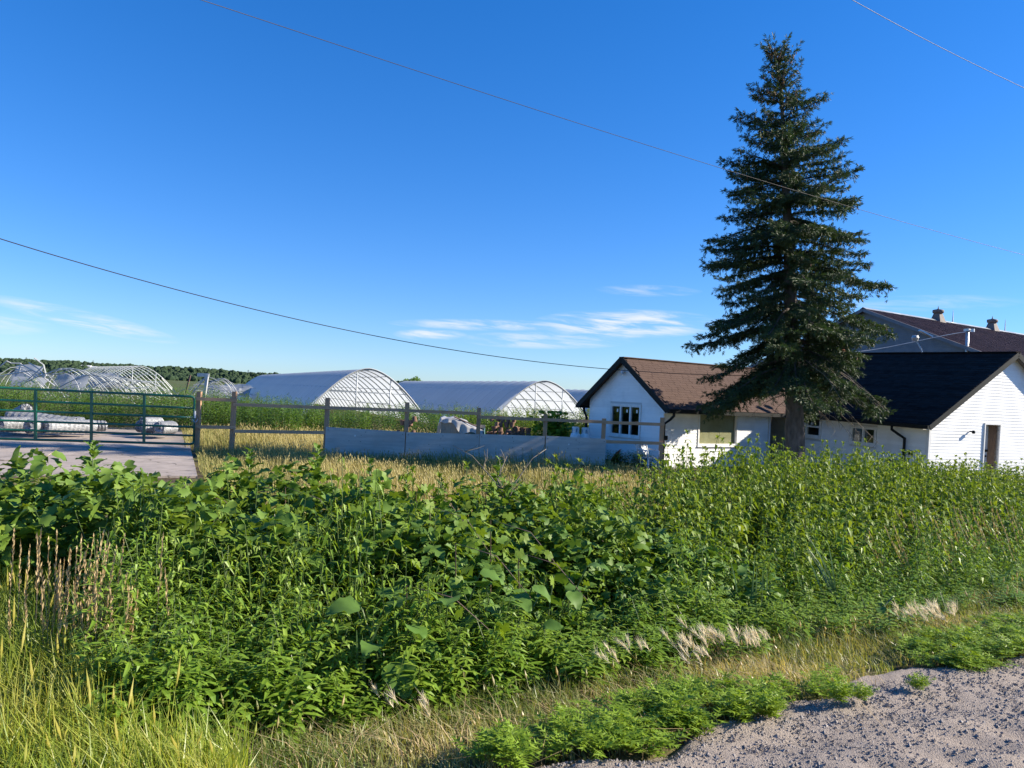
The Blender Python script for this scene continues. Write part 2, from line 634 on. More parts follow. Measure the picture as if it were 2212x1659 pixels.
M_field = leafmat('dry_field_grass', [(0.1496, 0.1728, 0.0405), (0.2728, 0.2544, 0.0765), (0.4048, 0.3456, 0.126), (0.4928, 0.4224, 0.18)], .28, .55, .3, (1.3, 1.15, .7))
M_rag = leafmat('ragweed_leaf', [(0.1222, 0.2115, 0.0176), (0.194, 0.2974, 0.0264), (0.2731, 0.37, 0.0396)], 0.3, .5, .25)
M_far = leafmat('far_weed_leaf', [(0.0501, 0.1197, 0.0162), (0.089, 0.171, 0.0252), (0.1391, 0.228, 0.0378)], .36)
M_needle = leafmat('spruce_needle', [(0.023, 0.0468, 0.0224), (0.0384, 0.0703, 0.029), (0.0614, 0.0962, 0.0304), (0.1074, 0.1338, 0.0304)], .16, .55, .3, (1.4, 1.4, .6))
M_wood = leafmat('distant_wood', [(.020, .040, .022), (.032, .055, .028), (.048, .072, .034)], 0, .9, .1)
M_awn = leafmat('barley_awn', [(.70, .62, .45), (.82, .74, .57)], .4, .5, .3, (1.1, 1.05, .9))
M_cattail = leafmat('sword_leaf', [(.07, .135, .045), (.11, .175, .06)], .3, .35, .5)


def groundmat():
    m, t, n, l = nodes_of('soil_and_turf')
    out = n('ShaderNodeOutputMaterial')
    b = n('ShaderNodeBsdfPrincipled')
    b.inputs['Roughness'].default_value = .95
    b.inputs['Specular IOR Level'].default_value = .1
    tcn = n('ShaderNodeTexCoord')

    def noise(s, d=6):
        q = n('ShaderNodeTexNoise')
        q.inputs['Scale'].default_value = s
        q.inputs['Detail'].default_value = d
        l(tcn.outputs['Object'], q.inputs['Vector'])
        return q.outputs[0]

    def mix(f, a, c):
        q = n('ShaderNodeMix')
        q.data_type = 'RGBA'
        l(f, q.inputs[0])
        for i, k in ((6, a), (7, c)):
            if isinstance(k, tuple):
                q.inputs[i].default_value = (*k, 1)
            else:
                l(k, q.inputs[i])
        return q.outputs[2]

    def rng(f, a, c):
        q = n('ShaderNodeMapRange')
        q.inputs[1].default_value = a
        q.inputs[2].default_value = c
        l(f, q.inputs[0])
        return q.outputs[0]
    soil = mix(rng(noise(9), .35, .65), (.06, .042, .028), (.13, .10, .06))
    turf = mix(rng(noise(30), .3, .7), (.08, .10, .025), (.22, .18, .075))
    near = mix(rng(noise(1.1), .4, .6), soil, turf)
    far = mix(rng(noise(.02), .4, .6), (.10, .105, .045), (.075, .11, .035))
    ln = n('ShaderNodeVectorMath')
    ln.operation = 'LENGTH'
    l(tcn.outputs['Object'], ln.inputs[0])
    l(mix(rng(ln.outputs['Value'], 50, 130), near, far), b.inputs['Base Color'])
    bp = n('ShaderNodeBump')
    bp.inputs['Strength'].default_value = .8
    bp.inputs['Distance'].default_value = .03
    l(noise(18), bp.inputs['Height'])
    l(bp.outputs[0], b.inputs['Normal'])
    l(b.outputs[0], out.inputs[0])
    return m


M_ground = groundmat()


# ------------------------------------------------------------------ the setting
def lines(*segs):
    out = []
    for a, b, d in segs:
        out += list(np.arange(a, b, d))
    return np.array(out + [segs[-1][1]])


gx = lines((-9000, -1000, 1000), (-1000, -100, 100), (-100, -14, 4), (-14, 20, .34), (20, 100, 4), (100, 1000, 100), (1000, 9000, 1000))
gy = lines((-3000, -200, 400), (-200, -4, 14), (-4, 21, .34), (21, 40, 1), (40, 120, 5), (120, 1000, 80), (1000, 9000, 800))
XX, YY = np.meshgrid(gx, gy)
ZZ = ground(XX, YY)
nx, ny = len(gx), len(gy)
ii = np.arange(ny - 1)[:, None] * nx + np.arange(nx - 1)[None, :]
gf = np.stack([ii, ii + 1, ii + nx + 1, ii + nx], -1).reshape(-1, 4)
tag(G().add(np.stack([XX, YY, ZZ], -1).reshape(-1, 3), gf, .5).build('ground', M_ground, smooth=True), kind='structure')

# gravel road with worn tracks
tt = lines((-60, -1, 3), (-1, 10, .05), (10, 90, 2))
ss = lines((-5.5, .6, .6), (.6, 2.9, .04))
TT, SS = np.meshgrid(tt, ss)
rx, ry = xy(TT, SS)


def roadz(T_, S_):
    e_ = 2.74 + .10 * np.sin(T_ * 1.9) + .07 * np.sin(T_ * 4.3 + 1) + .05 * np.sin(T_ * 9.1 + 2)
    z_ = .405 + .010 * np.sin(T_ * 7 + S_ * 16) * sstep(.8, 1.6, S_) + .009 * np.sin(S_ * 15 + np.sin(T_ * 1.3))
    z_ = z_ + .016 * np.sin(T_ * 19 + 3 * np.sin(S_ * 3)) * np.exp(-((S_ - 2.05) / .22) ** 2)
    return z_ - .05 * sstep(0, .12, S_ - e_)


rz = roadz(TT, SS) + RNG.normal(0, .004, TT.shape)
n2 = len(tt)
ii = np.arange(len(ss) - 1)[:, None] * n2 + np.arange(n2 - 1)[None, :]
rf = np.stack([ii, ii + 1, ii + n2 + 1, ii + n2], -1).reshape(-1, 4)
road = tag(G().add(np.stack([rx, ry, rz], -1).reshape(-1, 3), rf, .5).build('gravel_road', M_gravel, smooth=True), kind='structure')

# loose stones
oct_v = np.array(((1, .2, -.3), (-.9, .3, -.35), (.1, 1, -.3), (.1, -.9, -.3), (.1, .1, .75)), float)
oct_f = [np.array(((0, 2, 4), (2, 1, 4), (1, 3, 4), (3, 0, 4)))]


def tilt_rot(k, amt):
    a = RNG.uniform(0, 2 * np.pi, k)
    M = np.zeros((k, 3, 3))
    M[:, 0, 0], M[:, 0, 1], M[:, 1, 0], M[:, 1, 1] = np.cos(a), -np.sin(a), np.sin(a), np.cos(a)
    M[:, 0, 2], M[:, 1, 2], M[:, 2, 2] = RNG.normal(0, amt, k), RNG.normal(0, amt, k), 1
    return M


def rand_rot(k):
    q = RNG.normal(size=(k, 4))
    q /= np.linalg.norm(q, axis=1)[:, None]
    a, b, c, d = q.T
    return np.stack([np.stack([1 - 2 * (c * c + d * d), 2 * (b * c - a * d), 2 * (b * d + a * c)], -1),
                     np.stack([2 * (b * c + a * d), 1 - 2 * (b * b + d * d), 2 * (c * d - a * b)], -1),
                     np.stack([2 * (b * d - a * c), 2 * (c * d + a * b), 1 - 2 * (b * b + c * c)], -1)], 1)


k = 38000
t_ = RNG.uniform(1.2, 9.5, k)
s_ = 2.80 - np.abs(RNG.normal(0, .62, k))
sz = np.exp(RNG.normal(-5.3, .40, k))
X_, Y_ = xy(t_, s_)
g = G()
sc3 = RNG.uniform(.6, 1.25, (k, 3)) * sz[:, None]
tile(g, (oct_v, oct_f, np.full(5, .5)), tilt_rot(k, .35) * sc3[:, None, :], np.stack([X_, Y_, roadz(t_, s_) + .25 * sz], -1), RNG.random(k))
tag(g.build('loose_gravel', M_stone), 'loose grey gravel lying on the road', 'gravel', kind='stuff')

# concrete slabs of the driveway, each poured bay a piece of its own
pad = bpy.data.objects.new('driveway', None)
link(pad)
tag(pad, kind='structure')
pr0, pr1 = onz(428, 1027, -.03), onz(411, 960, -.08)
ax = (pr1 - pr0).normalized()
ax.z = 0
px_ = Vector((ax.y, -ax.x, 0))
o0 = Vector((pr0.x, pr0.y, 0))
ORI = -1 if (ax.x * -px_.y + ax.y * px_.x) < 0 else 1   # winding of the bays seen from above
for i in range(5):
    for j in range(4):
        a0, a1 = i * 3.6 + .012, (i + 1) * 3.6 - .012
        b0, b1 = -j * 3.4 - .012, -(j + 1) * 3.4 + .012
        g = G()
        zt = .055 + random.uniform(-.012, .012)
        q = [o0 + ax * a + px_ * b for a, b in ((a0, b0), (a1, b0), (a1, b1), (a0, b1))]
        e = [random.uniform(-.012, .012) for _ in q]
        g.add([(*p.xy, -.4) for p in q] + [(*p.xy, float(ground(p.x, p.y)) + zt + d) for p, d in zip(q, e)],
              [(4, 5, 6, 7), (0, 4, 5, 1), (1, 5, 6, 2), (2, 6, 7, 3), (3, 7, 4, 0)] if ORI > 0 else [(4, 7, 6, 5), (0, 1, 5, 4), (1, 2, 6, 5), (2, 3, 7, 6), (3, 0, 4, 7)])
        g.build('concrete_slab', M_concrete, pad)
# cracks in the concrete
t_c = M_concrete.node_tree
n_, l_ = t_c.nodes.new, t_c.links.new
bs = [q for q in t_c.nodes if q.type == 'BSDF_PRINCIPLED'][0]
src = bs.inputs['Base Color'].links[0].from_socket
tcn = n_('ShaderNodeTexCoord')
dn = n_('ShaderNodeTexNoise')
dn.inputs['Scale'].default_value = 1.5
l_(tcn.outputs['Object'], dn.inputs['Vector'])
va = n_('ShaderNodeVectorMath')
va.operation = 'MULTIPLY_ADD'
l_(dn.outputs['Color'], va.inputs[0])
va.inputs[1].default_value = (.9, .9, .9)
l_(tcn.outputs['Object'], va.inputs[2])
vo = n_('ShaderNodeTexVoronoi')
vo.feature = 'DISTANCE_TO_EDGE'
vo.inputs['Scale'].default_value = .42
l_(va.outputs[0], vo.inputs['Vector'])
mr = n_('ShaderNodeMapRange')
mr.inputs[1].default_value = .004
mr.inputs[2].default_value = .014
mr.inputs[3].default_value = .75
mr.inputs[4].default_value = 0
l_(vo.outputs['Distance'], mr.inputs[0])
mxk = n_('ShaderNodeMix')
mxk.data_type = 'RGBA'
l_(mr.outputs[0], mxk.inputs[0])
l_(src, mxk.inputs[6])
mxk.inputs[7].default_value = (.08, .07, .055, 1)
l_(mxk.outputs[2], bs.inputs['Base Color'])

# far hills with woods on them
hx = np.linspace(-5200, 4200, 160)
hy = np.array([1900, 2200, 2600, 3000, 3500, 4200, 5200, 7000.])
HX, HY = np.meshgrid(hx, hy)


def hillz(X, Y):
    A = X / Y
    crest = np.interp(A, [-.95, -.70, -.60, -.45, -.36, -.30, -.1, .3, 1.0], [.0168, .0160, .0148, .0143, .0125, .0108, .0085, .0075, .007])
    crest = crest * (1 + .05 * np.sin(A * 41) + .04 * np.sin(A * 97 + 1))
    up = sstep(1900, 3300, Y)
    return crest * 3300 * up * (1 - .15 * sstep(3500, 7000, Y)) - 3


HZ = hillz(HX, HY)
nx = len(hx)
ii = np.arange(len(hy) - 1)[:, None] * nx + np.arange(nx - 1)[None, :]
tag(G().add(np.stack([HX, HY, HZ], -1).reshape(-1, 3), np.stack([ii, ii + 1, ii + nx + 1, ii + nx], -1).reshape(-1, 4), .5).build('hills', M_wood, smooth=True), kind='structure')

ico_v, ico_f = [], []
bmv = []
phi = (1 + 5 ** .5) / 2
for a, b in ((1, phi), (-1, phi), (1, -phi), (-1, -phi)):
    bmv.append((0, a, b))
for a, b in ((1, phi), (-1, phi), (1, -phi), (-1, -phi)):
    bmv.append((a, b, 0))
for a, b in ((1, phi), (-1, phi), (1, -phi), (-1, -phi)):
    bmv.append((b, 0, a))
ico_v = np.array(bmv) / math.sqrt(1 + phi * phi)
fl = []
for a in range(12):
    for b in range(12):
        for c in range(12):
            if a < b < c:
                d = [np.linalg.norm(ico_v[i] - ico_v[j]) for i, j in ((a, b), (b, c), (a, c))]
                if max(d) < 1.06:
                    nrm = np.cross(ico_v[b] - ico_v[a], ico_v[c] - ico_v[a])
                    fl.append((a, b, c) if nrm @ ico_v[a] > 0 else (a, c, b))
ico_f = [np.array(fl)]
k = 4500
Yw = RNG.uniform(1950, 3500, k)
Aw = RNG.uniform(-.82, -.05, k)
Xw = Aw * Yw
keep = (np.sin(Xw * .006 + Yw * .004) + np.sin(Yw * .013) > -1.1)
Xw, Yw = Xw[keep], Yw[keep]
k = len(Xw)
rw = RNG.uniform(5, 13, k)
Ms = rand_rot(k) * (rw[:, None, None] * RNG.uniform(.7, 1.15, (k, 3))[:, None, :])
g = G()
tile(g, (ico_v, ico_f, np.full(12, .5)), Ms, np.stack([Xw, Yw, hillz(Xw, Yw) + rw * .5], -1), RNG.random(k))
tag(g.build('distant_woodland', M_wood), 'dark wooded hillside far behind the greenhouses', 'woodland', kind='stuff')

# a few pale sheds and lattice pylons on the hill
for i, (x, y, wd, lab) in enumerate(((403 * .576, 1418 * .576 - 2.5, 30, 'long white shed far away on the wooded hillside'),
                                     (320 * .576, 1375 * .576, 16, 'small white shed high on the far wooded hillside'),
                                     (352 * .576, 1379 * .576, 8, 'tiny white shed right of the small one on the far hillside'))):
    Yh = 2600
    p = at(x, y, Yh)
    t_o = thing('distant_shed', lab, 'shed', (p.x, p.y, p.z - 6), group='sheds on the far hillside')
    G().box((-wd, 0, -12), (wd, 12, 7)).build('wall', M_trimw, t_o)
    G().add([(-wd - 1, -1, 7), (wd + 1, -1, 7), (wd + 1, 13, 7), (-wd - 1, 13, 7), (-wd - 1, 6, 11), (wd + 1, 6, 11)],
            [(0, 1, 5, 4), (2, 3, 4, 5), (1, 2, 5), (3, 0, 4)]).build('roof', M_trimw, t_o)
for i, (x, yb, yt, lab) in enumerate(((97 * .576, 1352 * .576, 1339 * .576, 'lattice pylon on the far hill, leftmost of the pylons'),
                                      (348 * .576, 1366 * .576, 1351 * .576, 'tallest lattice pylon on the far hill above the bare hoops'),
                                      (478 * .576, 1374 * .576, 1363 * .576, 'lattice pylon on the far hill, third from the left'),
                                      (930 * .576, 1399 * .576, 1387 * .576, 'lattice pylon on the far hill beside the covered greenhouse'))):
    Yh = 3300
    a, b = at(x, yb + 6, Yh), at(x, yt, Yh)
    t_o = thing('pylon', lab, 'pylon', a, group='pylons on the far hill')
    H = b.z - a.z
    g = G()
    for sx in (-1, 1):
        g.tube([(sx * 3.5, 0, 0), (sx * 1.0, 0, H * .7), (sx * .4, 0, H)], .45, 4)
    for q in range(6):
        z0 = H * q / 6
        g.tube([(-3 + q * .4, 0, z0), (3 - q * .4, 0, z0 + H / 6)], .3, 3)
    g.build('lattice', M_wireg, t_o)
    G().tube([(-5, 0, H * .75), (5, 0, H * .75)], .4, 4).tube([(-4, 0, H * .88), (4, 0, H * .88)], .4, 4).build('crossarm', M_wireg, t_o)


# ------------------------------------------------------------------ houses
def frame(o, xd, tilt=0.0):
    """x axis along xd on the ground, y axis to its left, optionally rising along y"""
    xd = Vector((xd[0], xd[1], 0)).normalized()
    yd = Vector((-xd.y, xd.x, 0))
    yd = (yd * math.cos(tilt) + Vector((0, 0, math.sin(tilt)))).normalized()
    zd = xd.cross(yd)
    return Vector(o), Matrix((xd, yd, zd)).transposed()


def hit(fr, plane, x, y):
    """pixel to local coordinates on the wall plane x = 0 or y = 0"""
    O, R = fr
    Ri = R.transposed()
    c = Ri @ (CAMP - O)
    d = Ri @ ray(x, y)
    i = 0 if plane == 'x' else 1
    q = c - d * (c[i] / d[i])
    return (q.y if plane == 'x' else q.x), q.z


def rectpx(fr, plane, x0, y0, x1, y1):
    u0, z1 = hit(fr, plane, x0, y0)
    u1, z0 = hit(fr, plane, x1, y1)
    return [min(u0, u1), max(u0, u1), min(z0, z1), max(z0, z1)]


def wmap(plane):
    return (lambda u, d, z: (u, -d, z)) if plane == 'y' else (lambda u, d, z: (-d, u, z))


def wbox(g, mp, u0, u1, d0, d1, z0, z1, var=None):
    v = [mp(u, d, z) for z in (z0, z1) for u, d in ((u0, d0), (u1, d0), (u1, d1), (u0, d1))]
    return g.add(v, [(0, 3, 2, 1), (4, 5, 6, 7), (0, 1, 5, 4), (1, 2, 6, 5), (2, 3, 7, 6), (3, 0, 4, 7)], var)


def wallboard(name, mp, u0, u1, z0, z1, openings, parent, th=.10, gable=None):
    g = G()
    us = sorted(set([u0, u1] + [q for o in openings for q in o[:2]]))
    zs = sorted(set([z0, z1] + [q for o in openings for q in o[2:]]))
    us = [q for q in us if u0 <= q <= u1]
    zs = [q for q in zs if z0 <= q <= z1]
    for a, b in zip(us, us[1:]):
        for c, d in zip(zs, zs[1:]):
            if any(o[0] < (a + b) / 2 < o[1] and o[2] < (c + d) / 2 < o[3] for o in openings):
                continue
            wbox(g, mp, a, b, -th, 0, c, d)
    if gable:
        um, zp = gable
        v = [mp(u, d, z) for d in (0, -th) for u, z in ((u0, z1), (u1, z1), (um, zp))]
        g.add(v, [(0, 1, 2), (5, 4, 3), (0, 3, 4, 1), (1, 4, 5, 2), (2, 5, 3, 0)])
    return g.build(name, M_wall, parent)


def siding(wall, mp, u0, u1, z0, z1, step, openings, lim=None, mat=None):
    """lapped boards, cut round the openings and along the gable"""
    mat = mat or M_siding
    i = 0
    z = z0
    while z < z1 - .01:
        zt = min(z + step, z1)
        a0, b0 = lim(z) if lim else (u0, u1)
        a1, b1 = lim(zt) if lim else (u0, u1)
        if b0 - a0 < .04:
            break
        if b1 < a1:
            a1 = b1 = (a1 + b1) / 2
        cuts = sorted((o[0], o[1]) for o in openings if o[2] < zt - .01 and o[3] > z + .01)
        segs, cur = [], a0
        for c0, c1 in cuts:
            if c0 > cur:
                segs.append((cur, c0))
            cur = max(cur, c1)
        if cur < b0:
            segs.append((cur, b0))
        for (p, q) in segs:
            pt = a1 + (p - a0) if p == a0 else p
            qt = b1 if q == b0 else q
            if p == a0:
                pt = a1
            bow = random.uniform(-.001, .001)
            v = [mp(p, .001, z), mp(q, .001, z), mp(q, .016 + bow, z), mp(p, .016 + bow, z),
                 mp(pt, .001, zt - .001), mp(max(qt, pt), .001, zt - .001), mp(max(qt, pt), .004, zt - .001), mp(pt, .004, zt - .001)]
            G().add(v, [(0, 3, 2, 1), (4, 5, 6, 7), (0, 1, 5, 4), (1, 2, 6, 5), (2, 3, 7, 6), (3, 0, 4, 7)]).build('siding_board', mat, wall)
        z = zt
    return


def window(house, mp, r, panes, rail=None, fr=.055, glass=None, trim=.05, behind=True, trimmat=None):
    """frame with casing, mullions, glass and the dark room behind"""
    u0, u1, z0, z1 = r
    trimmat = trimmat or M_trimw
    g = G()
    e = .035
    for a in ((u0 - trim, u1 + trim, z1, z1 + trim), (u0 - trim, u1 + trim, z0 - trim, z0), (u0 - trim, u0, z0, z1), (u1, u1 + trim, z0, z1)):
        wbox(g, mp, a[0], a[1], -.02, e, a[2], a[3])
    wn = g.build('window', trimmat, house)
    g = G()
    d0, d1 = -.07, .018
    for a in ((u0, u1, z1 - fr, z1), (u0, u1, z0, z0 + fr), (u0, u0 + fr, z0 + fr, z1 - fr), (u1 - fr, u1, z0 + fr, z1 - fr)):
        wbox(g, mp, a[0], a[1], d0, d1, a[2], a[3])
    W = u1 - u0
    for i in range(1, panes):
        c = u0 + W * i / panes
        wbox(g, mp, c - fr * .8, c + fr * .8, d0, d1 - .004, z0 + fr, z1 - fr)
    if rail:
        zc = z0 + (z1 - z0) * rail
        wbox(g, mp, u0 + fr, u1 - fr, d0, d1 - .003, zc - fr * .6, zc + fr * .6)
    g.build('frame', M_trimw, wn)
    for i in range(panes):
        a, b = u0 + W * i / panes + fr * .8, u0 + W * (i + 1) / panes - fr * .8
        for (c, d) in (((z0 + fr, z1 - fr),) if not rail else ((z0 + fr, z0 + (z1 - z0) * rail), (z0 + (z1 - z0) * rail, z1 - fr))):
            wbox(G(), mp, a, b, -.045, -.041, c, d).build('pane', glass or M_glass, wn) if False else \
                wbox(G(), mp, a, b, -.045, -.041, c, d).build('pane', glass or M_glass, wn)
    wbox(G(), mp, u0 - trim - .02, u1 + trim + .02, 0, .06, z0 - trim - .03, z0 - trim).build('sill', trimmat, wn)
    return wn


def downspout(house, pts, r=.045):
    return G().tube(pts, r, 8).build('downspout', M_trimb, house, smooth=True)


# --- low white house with the brown roof
LH = frame((5.14, 25.5, -.22), (.839, .545))
house1 = thing('white_bungalow', 'low white clapboard house with brown shingle roof, left of the spruce', 'house', LH[0], LH[1])
WD, EV, RZ = 3.95, 2.22, 3.66
LEN = 8.6
PIT = (RZ - EV) / (WD / 2)
mg, ml = wmap('x'), wmap('y')
w3 = rectpx(LH, 'x', 1321, 874, 1381, 944)
wbig = rectpx(LH, 'y', 1511, 884, 1589, 961)
dr = rectpx(LH, 'y', 1664.6, 888.3, 1697, 1000)
dr[2] = .08
wallg = wallboard('gable_wall', mg, 0, WD, 0, EV, [w3], house1, gable=(WD / 2, RZ))
walll = wallboard('long_wall', ml, 0, LEN, 0, EV, [wbig, dr], house1)
wallboard('back_wall', lambda u, d, z: (u, WD + d, z), 0, LEN, 0, EV, [], house1)
G().box((.1, .1, -.1), (LEN, WD - .1, .06)).build('room_floor', M_inside, house1)
G().box((.1, .1, EV - .04), (LEN, WD - .1, EV - .01)).build('room_ceiling', M_inside, house1)
G().box((4.1, .15, .06), (4.2, WD - .1, EV - .05)).build('room_partition', M_inside, house1)
TR = .06
siding(wallg, mg, 0, WD, .04, RZ - .03, .118, [[w3[0] - TR, w3[1] + TR, w3[2] - TR - .03, w3[3] + TR]],
       lim=lambda z: (0, WD) if z < EV else ((z - EV) / PIT, WD - (z - EV) / PIT))
siding(walll, ml, .07, LEN, .04, EV - .03, .105, [[wbig[0] - TR, wbig[1] + TR, wbig[2] - TR - .03, wbig[3] + TR], [dr[0] - .13, dr[1] + .1, -1, dr[3] + .08]])
window(house1, mg, w3, 3, fr=.05)
wb = window(house1, ml, wbig, 1, fr=.04, glass=M_glass2, trimmat=M_trimw)
# sheets of paper taped over the inside of the big window
u0, u1, z0, z1 = wbig
W_, H_ = u1 - u0, z1 - z0
for (a, b, c, d) in ((.03, .31, .03, .17), (.31, .56, .03, .19), (.57, .95, .03, .17), (.03, .31, .17, .37), (.32, .60, .18, .36), (.60, .96, .17, .48),
                     (.03, .32, .37, .56), (.32, .62, .36, .56), (.62, .96, .48, .68), (.03, .32, .56, .78), (.32, .62, .56, .80), (.03, .5, .78, .97), (.5, .96, .68, .97)):
    dd = -.06 - random.uniform(.002, .022)
    g = G()
    e = .012
    wbox(g, ml, u0 + W_ * a - e, u0 + W_ * b + e, dd - .002, dd, z0 + H_ * c - e, z0 + H_ * d + e)
    g.build('paper_sheet', M_blue, wb)
# corner boards
G().box((-.03, -.03, 0), (.065, .0, EV)).build('corner_board', M_trimw, house1)
# stickers on the three panes
for i in range(3):
    c = w3[0] + (w3[1] - w3[0]) * (i + .42) / 3
    wbox(G(), mg, c - .04, c + .04, -.040, -.038, w3[3] - .25, w3[3] - .14).build('pane_sticker', M_trimw, house1)
# door frame, door swung inward
g = G()
for a in ((dr[0] - .09, dr[0], dr[2] - .1, dr[3] + .09), (dr[1], dr[1] + .09, dr[2] - .1, dr[3] + .09), (dr[0], dr[1], dr[3], dr[3] + .09)):
    wbox(g, ml, a[0], a[1], -.12, .03, a[2], a[3])
df = g.build('door_frame', M_trimw, house1)
dw = dr[1] - dr[0]
G().obox((dr[0] + .05, .13, dr[2]), (-.10, dw * .96, 0), (-.045, 0, 0), (0, 0, dr[3] - dr[2] - .01)).build('door', M_door, house1)
# roof: deck, fascias, gutter
OE, OG = .42, .26
ez = EV - OE * PIT
rf_ = G()
for sgn in (0, 1):
    y0, y1 = (-OE, WD / 2) if sgn == 0 else (WD + OE, WD / 2)
    n_ = 1 if sgn == 0 else -1
    v = [(-OG, y0, ez + .02), (LEN, y0, ez + .02), (LEN, y1, RZ + .02), (-OG, y1, RZ + .02)]
    rf_.add(v + [(a, b, c + .06) for a, b, c in v], [(0, 3, 2, 1) if sgn == 0 else (0, 1, 2, 3), (4, 5, 6, 7) if sgn == 0 else (4, 7, 6, 5), (0, 1, 5, 4), (1, 2, 6, 5), (2, 3, 7, 6), (3, 0, 4, 7)])
roof1 = rf_.build('roof', M_shb, house1)
for sgn in (0, 1):
    y0 = -OE if sgn == 0 else WD + OE
    G().bar((-OG - .012, y0, ez + .02), (-OG - .012, WD / 2, RZ + .02), .03, .19, var=.5).build('rake_board', M_trimb, house1)
G().box((-OG, -OE + .02, ez - .06), (LEN, -.03, ez - .03)).build('soffit', M_trimw, house1)
G().box((-OG - .02, -OE - .11, ez - .05), (LEN, -OE - .005, ez + .075)).build('gutter', M_trimb, house1)
G().box((-OG - .02, WD + OE + .005, ez - .05), (LEN, WD + OE + .11, ez + .075)).build('gutter', M_trimb, house1)
downspout(house1, [(-.02, -OE - .06, ez - .02), (-.02, -OE - .06, ez - .13), (-.05, -OE + .05, ez - .25), (-.09, -.12, ez - .42), (-.09, -.12, .5), (-.09, -.12, .02)])
downspout(house1, [(-.05, WD + .30, ez), (-.05, WD + .28, ez - .15), (-.06, WD + .1, ez - .4), (-.06, WD + .08, .1)])
# shingle tabs: one shared mesh
sl = math.hypot(OE + WD / 2, RZ - ez)
rise_a = math.atan(PIT)
expo, tabw = .142, .30
rows = int(sl / expo)
m0 = G().add([(0, 0, 0), (tabw - .008, 0, 0), (tabw - .008, expo * 1.1, 0), (0, expo * 1.1, 0), (0, 0, .009), (tabw - .008, 0, .009), (tabw - .008, expo * 1.1, .004), (0, expo * 1.1, .004)],
             [(4, 5, 6, 7), (0, 1, 5, 4), (1, 2, 6, 5), (3, 0, 4, 7)], .5)
tab0 = m0.build('shingle', M_shb, roof1)
spots = []
for r_i in range(rows + 1):
    off = (r_i % 2) * tabw * .5 + (r_i % 3) * .06
    for c_i in range(int((LEN + OG) / tabw) + 1):
        x = -OG + c_i * tabw - off
        if x < -OG - .05 or x > 7.6:
            continue
        spots.append((x, r_i * expo))
random.shuffle(spots)


def vis(spot):
    X = LH[0] + LH[1] @ Vector((spot[0], 0, 0))
    return X.x * FPX / X.y + CX


front = sorted(spots, key=lambda q: q[0])
tabR = Matrix.Rotation(rise_a, 4, 'X')
rest = G()
first = True
tv = np.concatenate(m0.v)
for i, (x, d) in enumerate(front):
    y, z = -OE - .03 + d * math.cos(rise_a), ez + .083 + d * math.sin(rise_a)
    if i < 300:
        o = tab0 if first else clone(tab0, 'shingle', roof1)
        first = False
        o.matrix_local = Matrix.Translation((x + random.uniform(-.008, .008), y, z)) @ tabR @ Matrix.Rotation(random.uniform(-.006, .006), 4, 'Z')
    else:
        Rm = np.array(tabR.to_3x3())
        rest.add(tv @ Rm.T + np.array((x, y, z)), [(4, 5, 6, 7), (0, 1, 5, 4), (1, 2, 6, 5), (3, 0, 4, 7)])
rest.build('far_shingles', M_shb, roof1, kind='stuff')
G().bar((-OG, WD / 2, RZ + .09), (LEN, WD / 2, RZ + .09), .26, .03).build('ridge_cap', M_shb, house1)
# camera lamp under the gable peak
cu, cz_ = hit(LH, 'x', 1350, 806.5)
G().lathe([(0, -.06), (.055, -.05), (.06, .05), (.05, .09), (0, .095)], (-.13, cu, cz_), 12).tube([(-.02, cu, cz_ + .03), (-.12, cu, cz_ + .03)], .02, 6).tube(
    [(-.03, cu - .02, cz_ + .05), (-.03, cu - .02, cz_ + .42)], .012, 5).build('security_camera', M_plastic, house1, smooth=True)
# small junction box by the downspout
G().box((.0, -.10, .95), (.12, -.03, 1.1)).build('outlet_box', M_trimb, house1)
# dangling porch lamp over the door
G().lathe([(0, 0), (.05, -.02), (.07, -.1), (0, -.12)], (dr[0] + .25, -.3, dr[3] + .02), 10).tube([(dr[0] + .25, -.3, dr[3] + .02), (dr[0] + .27, -.3, EV - .1)], .006, 4).build('porch_lamp', M_trimw, house1)

# --- white house with the dark roof on the right
RH = frame((13.18, 24.0, -.33), (.906, .4226), math.radians(1.45))
house2 = thing('white_house', 'white clapboard house with near black roof, right of the spruce', 'house', RH[0], RH[1])
W2, E2, R2, L2 = 7.75, 2.10, 4.46, 10.5
P2 = (R2 - E2) / (W2 / 2)
mf, mgg = wmap('x'), wmap('y')
ws = rectpx(RH, 'x', 1744, 897, 1771, 944)
wl = rectpx(RH, 'x', 1840, 921, 1890, 961)
d2 = rectpx(RH, 'y', 2127, 917, 2153, 1010)
d2[2] = .12
LV = 5.45
wf = wallboard('front_wall', mf, 0, L2, 0, E2, [ws, wl], house2)
wg2 = wallboard('gable_wall', mgg, 0, W2, 0, E2, [d2], house2, gable=(W2 / 2, R2))
wallboard('back_wall', lambda u, d, z: (W2 + d, u, z), 0, L2, 0, E2, [], house2)
G().box((.1, .5, -.1), (W2 - .1, L2, .06)).build('room_floor', M_inside, house2)
G().box((.1, .1, E2 - .04), (W2 - .1, L2, E2 - .01)).build('room_ceiling', M_inside, house2)
siding(wf, mf, .07, L2, .03, E2 - .02, .112, [[q[0] - TR, q[1] + TR, q[2] - TR - .03, q[3] + TR] for q in (ws, wl)])
siding(wg2, mgg, .07, W2, .03, R2 - .03, .100, [[d2[0] - .03, d2[1] + .05, -1, d2[3] + .05]],
       lim=lambda z: (0.07, W2) if z < E2 else ((z - E2) / P2, W2 - (z - E2) / P2))
w_s = window(house2, mf, ws, 1, rail=.47, fr=.05)
w_l = window(house2, mf, wl, 2, fr=.05)
wbox(G(), mf, wl[0] + .09, wl[0] + .17, -.12, -.10, wl[2] + .06, wl[3] - .06).build('curtain', M_trimw, w_l)
